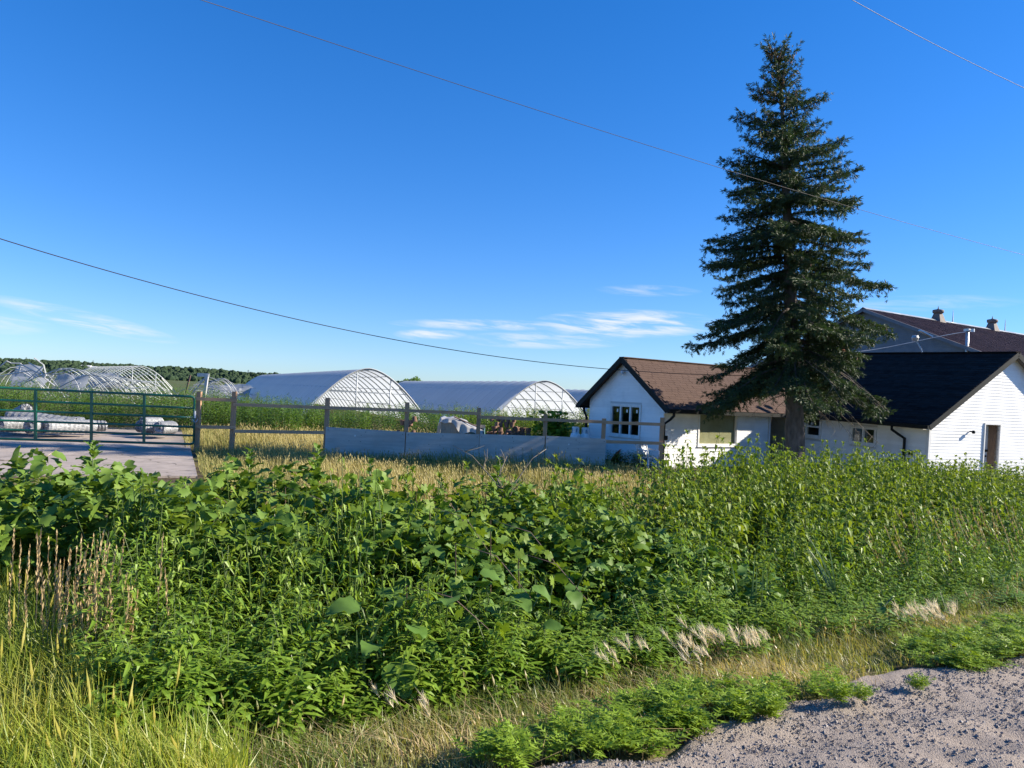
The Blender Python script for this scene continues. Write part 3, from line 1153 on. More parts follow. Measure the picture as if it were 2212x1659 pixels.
wbox(G(), mf, wl[0] + .05, wl[0] + (wl[1] - wl[0]) * .47, -.2, -.19, wl[2] + .05, wl[3] - .05).build('blind', M_blue, w_l)
for (a, b) in ((.62, .80), (.67, .62)):
    cz2 = ws[2] + (ws[3] - ws[2]) * b
    cu2 = ws[0] + (ws[1] - ws[0]) * a
    wbox(G(), mf, cu2 - .06, cu2 + .06, -.040, -.038, cz2 - .05, cz2 + .05).build('pane_sticker', M_plastic, w_s)
G().box((-.035, -.035, 0), (.075, .0, E2)).box((-.035, 0, 0), (0, .075, E2)).build('corner_board', M_trimw, house2)
# deep doorway in the gable
g = G()
wbox(g, mgg, d2[0] - .045, d2[0], -.10, .05, d2[2] - .1, d2[3] + .045)
wbox(g, mgg, d2[0], d2[1] + .045, -.10, .05, d2[3], d2[3] + .045)
wbox(g, mgg, d2[1], d2[1] + .045, -.05, .045, d2[2] - .1, d2[3])
g.build('door_frame', M_trimw, house2)
g = G()
wbox(g, mgg, d2[1], d2[1] + .04, -.38, -.05, d2[2] - .1, d2[3])
g.build('door_jamb', M_jamb, house2)
g = G()
wbox(g, mgg, d2[0] - .03, d2[0], -.38, -.10, d2[2] - .1, d2[3])
wbox(g, mgg, d2[0], d2[1], -.38, 0, d2[2] - .12, d2[2])
wbox(g, mgg, d2[0], d2[1], -.38, -.10, d2[3], d2[3] + .03)
g.build('door_recess', M_trimw, house2)
g = G()
wbox(g, mgg, d2[0], d2[1], -.40, -.355, d2[2], d2[3])
dleaf = g.build('door', M_door, house2)
wd2 = d2[1] - d2[0]
for (c, d) in ((1.0, 1.36), (1.40, 1.78)):
    wbox(G(), mgg, d2[0] + wd2 * .14, d2[0] + wd2 * .68, -.353, -.346, d2[2] + c, d2[2] + d).build('glazing', M_trimb, dleaf)
    g = G()
    for q in ((.11, .14, c - .03, d + .03), (.68, .71, c - .03, d + .03)):
        wbox(g, mgg, d2[0] + wd2 * q[0], d2[0] + wd2 * q[1], -.353, -.338, d2[2] + q[2], d2[2] + q[3])
    wbox(g, mgg, d2[0] + wd2 * .14, d2[0] + wd2 * .68, -.353, -.338, d2[2] + d, d2[2] + d + .03)
    wbox(g, mgg, d2[0] + wd2 * .14, d2[0] + wd2 * .68, -.353, -.338, d2[2] + c - .03, d2[2] + c)
    g.build('glazing_frame', M_trimw, dleaf)
G().lathe([(0, -.07), (.03, -.06), (.03, -.03), (.012, -.02), (.012, 0)], (d2[0] + wd2 * .86, .33, d2[2] + .92), 10).build('handle', M_trimb, dleaf)
G().box((d2[0] + wd2 * .8, .30, d2[2] + 1.03), (d2[0] + wd2 * .92, .35, d2[2] + 1.1)).build('deadbolt', M_trimb, dleaf)
lu, lz = hit(RH, 'y', 2094, 933)
G().lathe([(0, -.05), (.05, -.04), (.055, .03), (.03, .06), (0, .06)], (lu, -.14, lz), 10).tube([(lu, -.02, lz + .02), (lu, -.14, lz + .02)], .025, 6).build('wall_lamp', M_trimb, house2, smooth=True)
# roof
OE2, OG2 = .30, .22
ez2 = E2 - OE2 * P2
g = G()
for sgn in (0, 1):
    x0, x1 = (-OE2, W2 / 2) if sgn == 0 else (W2 + OE2, W2 / 2)
    v = [(x0, -OG2, ez2 + .02), (x0, L2, ez2 + .02), (x1, L2, R2 + .02), (x1, -OG2, R2 + .02)]
    g.add(v + [(a, b, c + .06) for a, b, c in v], [(0, 1, 2, 3) if sgn == 0 else (3, 2, 1, 0), (7, 6, 5, 4) if sgn == 0 else (4, 5, 6, 7), (0, 4, 5, 1), (1, 5, 6, 2), (2, 6, 7, 3), (3, 7, 4, 0)])
roof2 = g.build('roof', M_shd, house2)
for sgn in (0, 1):
    x0 = -OE2 if sgn == 0 else W2 + OE2
    G().bar((x0, -OG2 - .012, ez2 + .0), (W2 / 2, -OG2 - .012, R2 + .0), .03, .17, var=.5).build('rake_board', M_trimb, house2)
    xs_ = (x0, W2 / 2)
    v = [(x0, -OG2, ez2 - .03), (W2 / 2, -OG2, R2 - .03), (W2 / 2, -.03, R2 - .03), (x0, -.03, ez2 - .03)]
    G().add(v + [(a, b, c + .02) for a, b, c in v], [(0, 1, 2, 3), (7, 6, 5, 4), (0, 4, 5, 1), (1, 5, 6, 2), (2, 6, 7, 3), (3, 7, 4, 0)]).build('soffit', M_vent, house2)
G().box((-OE2 - .11, -OG2 - .02, ez2 - .05), (-OE2 - .005, L2, ez2 + .07)).build('gutter', M_trimb, house2)
G().box((-OE2 + .0, 0.0, ez2 - .07), (-.03, L2, ez2 - .04)).build('soffit', M_trimw, house2)
su, _ = hit(RH, 'x', 1958, 950)
downspout(house2, [(-OE2 - .06, su + .28, ez2 - .02), (-OE2 - .06, su + .28, ez2 - .16), (-OE2 + .06, su + .12, ez2 - .3), (-.09, su, ez2 - .42), (-.09, su, 1.0), (-.09, su, .25)])
G().box((-.10, su - .28, .98), (-.03, su - .16, 1.12)).build('outlet_box', M_trimb, house2)
sl2 = math.hypot(OE2 + W2 / 2, R2 - ez2)
an2 = math.atan(P2)
ex2 = .14
for r_i in range(int(sl2 / ex2)):
    g = G()
    y = -OG2 - .01
    c0 = r_i * ex2
    while y < L2:
        wd_ = random.uniform(.16, .34)
        th = random.choice((.006, .012, .016))
        y1 = min(y + wd_, L2)

        def P(d, yy, h):
            return (-OE2 - .02 + d * math.cos(an2) - h * math.sin(an2), yy, ez2 + .082 + d * math.sin(an2) + h * math.cos(an2))
        v = [P(c0, y, 0), P(c0, y1, 0), P(c0, y1, th), P(c0, y, th), P(c0 + ex2 * 1.1, y1, .004), P(c0 + ex2 * 1.1, y, .004)]
        g.add(v, [(0, 3, 2, 1), (3, 5, 4, 2), (0, 5, 3), (1, 2, 4)])
        y = y1 + .004
    g.build('shingle_course', M_shd, roof2)
G().bar((W2 / 2, -OG2, R2 + .09), (W2 / 2, L2, R2 + .09), .26, .03).build('ridge_cap', M_shd, house2)
# flood lamp on the ridge
fy = (RH[1].transposed() @ (at(1972, 765, 28.2) - RH[0])).y
G().tube([(W2 / 2 - .1, fy, R2 + .08), (W2 / 2 - .16, fy + .05, R2 + .26), (W2 / 2 - .2, fy + .22, R2 + .55)], .03, 6).build('lamp_arm', M_galv, house2)
G().lathe([(0, -.12), (.10, -.10), (.13, .02), (.10, .10), (0, .12)], (W2 / 2 - .2, fy + .26, R2 + .62), 12).obox((W2 / 2 - .4, fy - .10, R2 + .88), (.4, -.22, -.22), (.1, .18, 0), (.02, 0, .05)).build(
    'flood_lamp', M_galv, house2, smooth=False)
# brick chimney between the two roofs
cp = at(1808, 752, 31.0)
cq = RH[1].transposed() @ (cp - RH[0])
ch = G()
for row in range(9):
    for c in range(3):
        o_ = .12 * (row % 2)
        ch.box((cq.x - .3 + c * .215, cq.y - .3, cq.z - .62 + row * .075), (cq.x - .3 + c * .215 + .205, cq.y + .3, cq.z - .62 + row * .075 + .066))
ch.build('chimney', M_brick, house2)

# green rain barrel at the foot of the downspout
bp_ = RH[0] + RH[1] @ Vector((-.36, su + .1, 0))
t_o = thing('rain_barrel', 'dark green barrel under the downspout of the dark roofed house', 'barrel', (bp_.x, bp_.y, float(ground(bp_.x, bp_.y))))
G().lathe([(0, 0), (.24, 0), (.28, .2), (.29, .4), (.26, .68), (.24, .70), (0, .70)], k=18).build('body', M_greenbin, t_o, smooth=True)
G().lathe([(.25, .66), (.275, .665), (.275, .70), (.25, .71)], k=18).lathe([(.285, .3), (.30, .31), (.30, .34), (.285, .35)], k=18).build('hoop_rim', M_greenbin, t_o)

# ------------------------------------------------------------------ barn
BA = at(1872, 668, 48.0)
bd = Vector((.848, .53, 0)).normalized()          # ridge direction
BR = Matrix((Vector((bd.y, -bd.x, 0)), bd, Vector((0, 0, 1)))).transposed()
barn = thing('barn', 'large barn with rusty red metal roof and grey siding behind the houses', 'barn', (BA.x, BA.y, -.3), BR)
BW, BL = 8.8, 42.0
BZ = BA.z + .3
BS = .405
BE = BZ - BW * BS
bmap = wmap('y')
wb_ = wallboard('gable_wall', bmap, -BW + .3, BW - .3, 0, BE, [], barn, gable=(0, BZ - .12))
siding(wb_, bmap, -BW + .3, BW - .3, 2.2, BZ - .12, .2, [], lim=lambda z: (-BW + .3, BW - .3) if z < BE else (-(BZ - .12 - z) / BS * .985, (BZ - .12 - z) / BS * .985), mat=M_barnwall)
G().box((-BW + .3, .1, 0), (-BW + .42, BL, BE)).box((BW - .42, .1, 0), (BW - .3, BL, BE)).build('side_wall', M_barnwall, barn)
bro = bpy.data.objects.new('roof', None)
link(bro, barn)
pw = .92
for sgn in (1, -1):
    for i in range(int(BL / pw) + 1 if sgn == 1 else 6):
        y0 = -.35 + i * pw
        g = G()
        nr = 4
        prof = []
        for q in range(nr):
            b0 = y0 + q * pw / nr
            prof += [(b0, 0), (b0 + pw / nr - .07, 0), (b0 + pw / nr - .05, .028), (b0 + pw / nr - .02, .028)]
        prof.append((y0 + pw, 0))
        v = []
        sag = random.uniform(-.008, .008)
        for (yy, h) in prof:
            v.append((0.0, yy, BZ + h + .02 + sag))
            v.append((sgn * (BW + .35), yy, BZ - (BW + .35) * BS + h + .02))
        f = [(2 * q, 2 * q + 2, 2 * q + 3, 2 * q + 1) if sgn == -1 else (2 * q, 2 * q + 1, 2 * q + 3, 2 * q + 2) for q in range(len(prof) - 1)]
        g.add(v, f)
        g.build('roof_sheet', M_barnroof, bro)
for sgn in (1, -1):
    G().bar((0, -.40, BZ - .08), (sgn * (BW + .35), -.40, BZ - (BW + .35) * BS - .08), .06, .2).build('rake_board', M_barnwall, barn)
i = 0
y = -.4
while y < BL:
    G().add([(-.22, y, BZ - .03), (0, y, BZ + .10), (.22, y, BZ - .03), (-.22, y + .98, BZ - .03), (0, y + .98, BZ + .10), (.22, y + .98, BZ - .03)], [(0, 1, 4, 3), (1, 2, 5, 4)]).build('ridge_cap', M_pipe, barn)
    y += 1.0
for u in (8.2, 15.5, 23.0, 31.0):
    g = G()
    hb, ht = .42, .20
    b0 = BZ - .25
    v = [(-hb, u - hb, b0), (hb, u - hb, b0), (hb, u + hb, b0), (-hb, u + hb, b0), (-ht, u - ht, BZ + .52), (ht, u - ht, BZ + .52), (ht, u + ht, BZ + .52), (-ht, u + ht, BZ + .52)]
    g.add(v, [(0, 1, 5, 4), (1, 2, 6, 5), (2, 3, 7, 6), (3, 0, 4, 7), (4, 5, 6, 7)])
    g.build('roof_vent', M_vent, barn)
    G().lathe([(0, .50), (.20, .51), (.35, .55), (.36, .72), (.34, .76), (.08, .82), (.04, .86), (0, 1.08)], (0, u, BZ), 16).build('vent_cap', M_vent, barn, smooth=True)
    G().tube([(0, u + 1.9, BZ), (0, u + 1.9, BZ + .55), (0, u + 1.9, BZ + .95)], (.05, .03, .012), 6).build('lightning_rod', M_galv, barn)
# service mast and its conduit at the right rake
mp_ = at(2089, 762, 42.6)
mq = BR.transposed() @ (mp_ - Vector((BA.x, BA.y, -.3)))
mt = BR.transposed() @ (at(2089, 712, 42.6) - Vector((BA.x, BA.y, -.3)))
G().tube([(mq.x, -.16, mq.z - 1.4), (mq.x, -.16, mt.z)], .09, 8).build('service_mast', M_galv, barn, smooth=True)
G().box((mq.x - .14, -.3, mt.z - .1), (mq.x + .14, -.02, mt.z + .04)).box((mq.x + .2, -.2, mt.z - .14), (mq.x + .36, -.1, mt.z + .03)).tube([(mq.x, -.16, mt.z - .05), (mq.x + .28, -.16, mt.z - .05)], .03, 6).build('mast_head', M_galv, barn)
# skylight strip
G().obox((5.6, 17.5, BZ - 5.6 * BS + .07), (2.4, 0, -2.4 * BS), (0, .9, 0), (0, 0, .03)).build('skylight', M_pipew, barn)

# ------------------------------------------------------------------ wires
def wire(name, pts, r, mat, label):
    P3 = np.array([tuple(p) for p in pts])
    tpar = np.linspace(0, 1, len(P3))
    q = np.linspace(0, 1, 60)
    co = [np.polyfit(tpar, P3[:, i], min(len(P3) - 1, 3)) for i in range(3)]
    C = np.stack([np.polyval(c, q) for c in co], -1)
    tag(G().tube(C, r, 6).build(name, mat, smooth=True), label, 'wire')


def alongY(x, a, b):
    return a + (b - a) * x


wire('overhead_wire', [at(-260, 425, 14), at(0, 520, 15.6), at(330, 608, 17.8), at(660, 693, 20), at(1000, 761, 22.2), at(1310, 797, 24.2), at(1680, 812, 23.4)], .011, M_wire,
     'black sagging wire running from the left edge down to the white bungalow')
wire('overhead_wire', [at(100, -108, 6.6), at(425, 0, 8), at(830, 128, 9.8), at(1210, 252, 11.4), at(1590, 375, 13.2), at(1880, 460, 14.6), at(2212, 549, 16.2), at(2500, 622, 17.6)], .0040, M_wireg,
     'long thin wire crossing the sky in front of the spruce')
wire('overhead_wire', [at(1600, -135, 8.4), at(1840, 0, 9.9), at(2030, 101, 11), at(2212, 190, 12), at(2500, 322, 13.8)], .0040, M_wireg,
     'short thin wire crossing the upper right corner of the sky')
wire('service_cable', [at(1790, 762, 41.5), at(1888, 755, 42), at(1990, 735, 42.2), at(2086, 717, 42.4)], .022, M_galv,
     'pale cable rising from the spruce to the mast on the barn')

# ------------------------------------------------------------------ fence, gate, panels
def fenceY(x):
    return 23.0 + (x - 425) / (1432 - 425) * 1.75


fence = thing('rail_fence', 'brown wooden post and rail fence between the gate and the bungalow', 'fence', at(431, 965, 23))
fl_ = Vector(fence.location)


def floc(p, dy=0.0):
    return np.array((p.x - fl_.x, p.y - fl_.y + dy, p.z - fl_.z))


for (x, yt) in ((431, 846), (507, 846), (708, 860), (880, 869), (1035, 881), (1179, 895), (1305, 904), (1431, 902)):
    Y = fenceY(x)
    p = at(x, yt, Y)
    q = Vector((p.x + random.uniform(-.02, .02), p.y, float(ground(p.x, p.y)) - .1))
    g = G()
    a, b = floc(p), floc(q)
    g.bar(b, a, .125, .125, up=(0, 1, 0))
    g.build('post', M_post, fence)
for (x0, y0, x1, y1, dy, ln) in ((419, 861, 514, 864.7, -.085, 0), (506, 873.5, 880, 886.5, -.085, 0), (880, 886.8, 1038, 893.5, -.085, 0),
                                 (1032, 900.5, 1305, 911.5, -.085, 0), (1305, 912, 1434, 917, -.085, 0),
                                 (417, 921.7, 512, 923.2, -.085, 0), (507, 931, 706, 934.3, -.085, 0), (1308, 953.7, 1432, 957.5, -.085, 0)):
    a, b = floc(at(x0, y0, fenceY(x0)), dy), floc(at(x1, y1, fenceY(x1)), dy)
    g = G()
    g.bar(a, b, .04, .098)
    g.build('rail', M_rail, fence)

M_ply = surf('weathered_plywood', (.44, .42, .385), (.56, .535, .49), .85, 3.0, (.5, 1, 5), .25, 20, dirt=(.34, .325, .30), dscale=1.1, damt=.6)
# dark knots in the plywood
t_ = M_ply.node_tree
n_, l_ = t_.nodes.new, t_.links.new
bs = [q for q in t_.nodes if q.type == 'BSDF_PRINCIPLED'][0]
src = bs.inputs['Base Color'].links[0].from_socket
tcn = n_('ShaderNodeTexCoord')
mpn = n_('ShaderNodeMapping')
mpn.inputs['Scale'].default_value = (1, .001, 1.5)
vo = n_('ShaderNodeTexVoronoi')
vo.inputs['Scale'].default_value = 6.5
vo.inputs['Randomness'].default_value = 1
l_(tcn.outputs['Object'], mpn.inputs[0])
l_(mpn.outputs[0], vo.inputs['Vector'])
mr = n_('ShaderNodeMapRange')
mr.inputs[1].default_value = .07
mr.inputs[2].default_value = .13
mr.inputs[3].default_value = .85
mr.inputs[4].default_value = 0
l_(vo.outputs['Distance'], mr.inputs[0])
sepc = n_('ShaderNodeSeparateColor')
l_(vo.outputs['Color'], sepc.inputs[0])
gt = n_('ShaderNodeMath')
gt.operation = 'GREATER_THAN'
gt.inputs[1].default_value = .55
l_(sepc.outputs[0], gt.inputs[0])
mm = n_('ShaderNodeMath')
mm.operation = 'MULTIPLY'
l_(mr.outputs[0], mm.inputs[0])
l_(gt.outputs[0], mm.inputs[1])
mxk = n_('ShaderNodeMix')
mxk.data_type = 'RGBA'
l_(mm.outputs[0], mxk.inputs[0])
l_(src, mxk.inputs[6])
mxk.inputs[7].default_value = (.05, .045, .04, 1)
l_(mxk.outputs[2], bs.inputs['Base Color'])
for i, (x0, y0, x1, y1, lab) in enumerate(((704, 922, 875.5, 932.5, 'grey plywood sheet on the rail fence, leftmost of the four'),
                                           (877.5, 933.5, 1035.5, 938, 'grey plywood sheet on the rail fence, second from the left'),
                                           (1036.5, 937.5, 1177, 942, 'grey plywood sheet on the rail fence, third from the left'),
                                           (1179.5, 941.5, 1309, 948, 'darker plywood sheet on the rail fence, nearest to the bungalow'))):
    a, b = at(x0, y0, fenceY(x0) - .10), at(x1, y1, fenceY(x1) - .10)
    za, zb = float(ground(a.x, a.y)) + .02, float(ground(b.x, b.y)) + .02
    d = Vector((b.x - a.x, b.y - a.y, 0)).normalized()
    nrm = Vector((d.y, -d.x, 0)) * .016
    t_o = thing('plywood_sheet', lab, 'plywood sheet', (a.x, a.y, za), group='plywood sheets along the fence')
    o_ = Vector((a.x, a.y, za))
    pts = [Vector((a.x, a.y, za)), Vector((b.x, b.y, zb)), b, a]
    v = [tuple(p - o_) for p in pts] + [tuple(p + nrm - o_) for p in pts]
    G().add(v, [(0, 3, 2, 1), (4, 5, 6, 7), (0, 1, 5, 4), (1, 2, 6, 5), (2, 3, 7, 6), (3, 0, 4, 7)]).build('sheet', M_ply, t_o)
    g = G()
    for q in (.03, .5, .97):
        for h in (.12, .9):
            p0 = a.lerp(b, q)
            zz = za + (zb - za) * q
            p0 = Vector((p0.x, p0.y, zz + (p0.z - zz) * h)) + nrm - o_
            g.obox(p0 - Vector((.012, .004, .012)), (.024, 0, 0), (0, .003, 0), (0, 0, .024))
    g.build('screw_head', M_dark, t_o)
    if i in (0, 3):
        p0 = a.lerp(b, .36 if i == 0 else .37)
        p0 = Vector((p0.x, p0.y, za + .62 if i == 0 else za + .58)) + nrm * 1.3 - o_
        G().obox(p0, (.045, 0, 0), (0, -.002, 0), (0, 0, .05)).build('paper_tag', M_trimw, t_o)

# green tube gate
gR, gL = at(420, 857, 22.8), at(-120, 832, 20.6)
gRb, gLb = at(418.5, 959.5, 22.8), at(-120, 944, 20.6)
gate = thing('tube_gate', 'green tubular steel farm gate across the concrete driveway', 'gate', gRb)
go = Vector(gRb)


def gp(u, f):
    """u 0 at the left end, 1 at the right; f 0 at the top rail, 1 at the bottom"""
    return tuple(gL.lerp(gR, u).lerp(gLb.lerp(gRb, u), f) - go)


def ufor(x):
    lo, hi = 0., 1.
    for _ in range(40):
        m = (lo + hi) / 2
        p = gL.lerp(gR, m) - CAMP
        xx = CX + FPX * p.dot(Rv) / p.dot(Fv)
        lo, hi = (m, hi) if xx < x else (lo, m)
    return lo


for i, f in enumerate((0, .241, .44, .64, .82, 1)):
    r = .036 if i in (0, 5) else .031
    pts = [gp(u, f) for u in np.linspace(0, 1, 9)]
    if i == 0:
        pts = pts[:-1] + [gp(.985, 0), gp(.997, .02), gp(1, .06)]
    if i == 5:
        pts = pts[:-1] + [gp(.985, 1), gp(.997, .98), gp(1, .94)]
    G().tube(pts, r, 8).build('rail', M_green, gate, smooth=True)
for x in (-60, 77, 198, 312):
    u = ufor(x)
    a, b = np.array(gp(u, -.01)), np.array(gp(u, 1.01))
    g = G()
    g.bar(b, a, .062, .06, up=(0, 1, 0))
    g.build('upright', M_green, gate)
G().tube([gp(1, .05), gp(1, .5), gp(1, .95)], .031, 8).build('end_upright', M_green, gate, smooth=True)
G().tube([gp(1.003, .30), gp(1.003, .45)], .035, 8).build('tape_wrap', M_trimw, gate)
c0 = np.array(gp(1, .50))
ch = [c0 + np.array((math.cos(q) * .06 + .10 * q / 6.28 - .05, math.sin(q * 1.0) * .07 - .05, math.sin(q * 2) * .05)) for q in np.linspace(0, 9.4, 30)]
G().tube(ch, .008, 5).build('chain', M_galv, gate)

# ------------------------------------------------------------------ greenhouses
def arch(u, W, H, pw=1.72):
    return np.stack([u * W, np.zeros_like(u), H * (1 - np.abs(u) ** pw)], -1)


def greenhouse(name, label, apex_px, Yf, back_px, Yb, W, spacing, cover=True, purl=7, curtain=False):
    A = at(*apex_px, Yf)
    B = at(*back_px, Yb)
    d = Vector((B.x - A.x, B.y - A.y, 0))
    Ln = d.length
    d.normalize()
    R = Matrix((Vector((d.y, -d.x, 0)), d, Vector((0, 0, 1)))).transposed()
    th = thing(name, label, 'greenhouse', (A.x, A.y, 0), R)
    H = A.z
    n = int(Ln / spacing)
    uu = np.linspace(-1, 1, 33)
    ar = arch(uu, W, H)
    hoop0 = None
    for i in range(n + 1):
        y = i * Ln / n
        if hoop0 is None:
            hoop0 = G().tube(ar, .042, 6).build('hoop', M_pipe, th, smooth=True)
            o = hoop0
        else:
            o = clone(hoop0, 'hoop', th)
        o.location = (0, y, 0)
    for q in np.linspace(-.82, .82, purl):
        p = arch(np.array([q]), W - .05, H - .06)[0]
        G().tube([(p[0], 0, p[2]), (p[0], Ln, p[2])], .022, 5).build('purlin', M_pipe, th)
    for i in range(0, n + 1, 2):
        G().tube([(-.62 * W, i * Ln / n, H * .55), (.62 * W, i * Ln / n, H * .55)], .02, 5).build('tie_bar', M_pipe, th)
    for xq in (-.18, .36):
        zt = float(H * (1 - abs(xq) ** 1.72))
        G().tube([(xq * W, .0, 0), (xq * W, .0, zt)], .04, 6).build('end_post', M_pipe, th, smooth=True)
    G().tube([(-.18 * W, .0, H * .36), (.36 * W, .0, H * .36)], .03, 6).tube([(.5 * W, 0, H * .67), (.78 * W, 0, H * .3)], .025, 6).build('end_brace', M_pipe, th)
    if cover:
        m = n * 4
        ys = np.linspace(-.05, Ln, m + 1)
        V = np.zeros((m + 1, 33, 3))
        for i, y in enumerate(ys):
            sag = .11 * math.sin(math.pi * ((y * n / Ln) % 1.0)) ** 1.0
            a = arch(uu, W + .05 - sag * .8, H + .05 - sag)
            V[i, :, 0], V[i, :, 1], V[i, :, 2] = a[:, 0], y, a[:, 2]
        V[:, :, 2] = np.maximum(V[:, :, 2], .02)
        ii = np.arange(m)[:, None] * 33 + np.arange(32)[None, :]
        f = np.stack([ii, ii + 1, ii + 34, ii + 33], -1).reshape(-1, 4)
        G().add(V.reshape(-1, 3), f, .5).build('plastic_cover', M_film, th, smooth=True)
        # torn hem of the cover round the front hoop
        G().tube(arch(uu, W + .06, H + .06) + np.array((0, -.07, 0)), .03, 5).build('cover_hem', M_pipew, th, smooth=True)
    return th


greenhouse('hoop_greenhouse', 'plastic covered hoop greenhouse with open ribbed end, largest and leftmost covered', (797, 798), 46.0, (572, 811.5), 101, 3.85, 1.75)
greenhouse('hoop_greenhouse', 'plastic covered hoop greenhouse between the largest one and the bungalow', (1178, 824), 55.0, (880, 823.5), 92, 4.0, 1.85, purl=5)
greenhouse('hoop_greenhouse', 'plastic covered greenhouse roof just showing left of the bungalow gable', (1560, 849), 68.0, (1213, 840), 99, 4.2, 2.0, purl=5)
greenhouse('bare_hoop_greenhouse', 'standing bare greenhouse hoops without plastic, right of the collapsed frames', (304, 791), 70.0, (205, 797), 92, 3.7, 2.2, cover=False, purl=9)


def wreck(label, x0, x1, yb, ytop, Y, n, seed, kind):
    """collapsed hoops, bent poles and torn film"""
    rg = np.random.default_rng(abs(seed) + 1)
    a, b = at(x0, yb, Y), at(x1, yb, Y)
    top = at((x0 + x1) / 2, ytop, Y).z
    cx = (a.x + b.x) / 2
    th = thing('collapsed_greenhouse', label, 'collapsed greenhouse', (cx, Y, 0), group='collapsed greenhouse frames')
    Wd = (b.x - a.x) / 2
    uu = np.linspace(-1, 1, 25)
    for i in range(n):
        fr_ = i / max(n - 1, 1)
        if kind == 'fold':          # hoops folded over one after another
            W_ = Wd * (.55 + .25 * rg.random())
            H_ = top * (.95 - .35 * fr_ + .05 * rg.random())
            lean = -.9 + rg.normal(0, .05)
            off = (-.45 + .95 * fr_) * Wd
            p = arch(uu, W_, H_, 1.9)
            p[:, 0] = p[:, 0] + p[:, 2] * .55 + off * .7
            p[:, 1] = p[:, 2] * lean + fr_ * 8
            p[:, 2] = np.maximum(p[:, 2] * .92, -.2)
        elif kind == 'flat':
            W_ = Wd * (1 - .25 * fr_)
            H_ = top * (1 - .35 * fr_)
            p = arch(uu, W_, H_, 2.1)
            p[:, 1] = fr_ * 6 + rg.normal(0, .3)
            p[:, 2] += .12 * np.sin(uu * 5 + i)
        else:
            W_ = Wd * rg.uniform(.5, 1)
            H_ = top * rg.uniform(.5, .95)
            p = arch(uu, W_, H_, 1.8)
            s_ = rg.normal(0, .35)
            p[:, 0] = p[:, 0] + p[:, 2] * s_ + rg.normal(0, .1) * Wd
            p[:, 1] = rg.uniform(0, 7) + p[:, 2] * rg.normal(0, .3)
        G().tube(p, .04 if kind == 'flat' else .028, 5).build('hoop', M_pipe if kind != 'mess' or i % 2 else M_pipew, th, smooth=True)
    for i in range(n // 2 + 6):
        p0 = np.array((rg.uniform(-1, .9) * Wd, rg.uniform(-.4, 6), rg.uniform(0, .7) * top))
        an = rg.uniform(-.9, .9)
        ln_ = rg.uniform(1.2, 3.6)
        p1 = p0 + np.array((math.cos(an) * ln_, rg.normal(0, .8), math.sin(an) * ln_ * .6))
        p1[2] = min(max(p1[2], .1), top * .98)
        mid = (p0 + p1) / 2 + rg.normal(0, .1, 3)
        G().tube([p0, mid, p1], .028, 5).build('bent_pole', M_pipew if rg.random() < .5 else M_pipe, th)
    for i in range(3 if kind != 'flat' else 0):
        # torn film hanging between the hoops
        c = np.array((rg.uniform(-.6, .6) * Wd, rg.uniform(2, 6), rg.uniform(.35, .7) * top))
        sx, sz = rg.uniform(.6, 1.8), rg.uniform(.4, 1.0)
        v = []
        for q in range(7):
            for r in range(5):
                v.append(c + np.array(((q / 6 - .5) * 2 * sx, (r / 4) * .8 + rg.normal(0, .08), (r / 4 - .5) * sz * 1.6 - .35 * ((q / 6 - .5) ** 2) + rg.normal(0, .05))))
        f = [(q * 5 + r, q * 5 + r + 1, q * 5 + r + 6, q * 5 + r + 5) for q in range(6) for r in range(4)]
        G().add(v, f, .5).build('torn_film', M_film2, th, smooth=True)
    return th


wreck('tangled white poles of a collapsed greenhouse at the far left edge', -60, 105, 846, 778, 58, 9, 3, 'mess')
wreck('row of folded over greenhouse hoops leaning in a wave, left of the bare frame', 60, 290, 848, 790, 66, 26, 5, 'fold')
wreck('one wide flattened greenhouse hoop arching low over the folded frames', 22, 270, 846, 798, 52, 3, 9, 'flat')
wk = wreck('collapsed greenhouse with torn plastic and a white post, left of the covered one', 378, 505, 856, 812, 74, 12, 14, 'mess')
# its leaning white post with a strip of panel, and a dark pole
o_ = Vector(wk.location)
G().bar(tuple(at(441, 858, 72) - o_), tuple(at(448, 809, 72) - o_), .26, .2, up=(0, 1, 0)).build('leaning_post', M_pipew, wk)
G().bar(tuple(at(426, 809.5, 72) - o_), tuple(at(452, 810.5, 72) - o_), .06, .32).build('panel_strip', M_pipew, wk)
G().bar(tuple(at(401, 850, 71) - o_), tuple(at(411, 810, 71) - o_), .13, .13, up=(0, 1, 0)).build('dark_pole', M_dark, wk)
G().tube([tuple(at(448, 810, 72) - o_), tuple(at(415, 850, 72) - o_)], .07, 5).build('bent_pole', M_pipew, wk)
p0 = np.array(tuple(at(92, 846, 57) - at(0, 846, 57)))
wl0 = [o for o in bpy.data.objects if o.get('label', '').startswith('tangled white poles')][0]
o_ = Vector(wl0.location)
for (xa, ya, xb, yb, bend) in ((74, 773, 100, 812, 2), (62, 783, 98, 815, 1), (15, 780, 42, 785, -1), (0, 792, 15, 780, 0), (42, 785, 118, 833, 1), (0, 812, 70, 800, 0), (45, 784, 40, 808, 0), (30, 845, 95, 790, 1)):
    a, b = at(xa, ya, 57) - o_, at(xb, yb, 57) - o_
    m = (a + b) / 2 + Vector((bend * .12, 0, bend * .08))
    G().tube([tuple(a), tuple(m), tuple(b)], .05, 5).build('bent_pole', M_pipew, wl0)

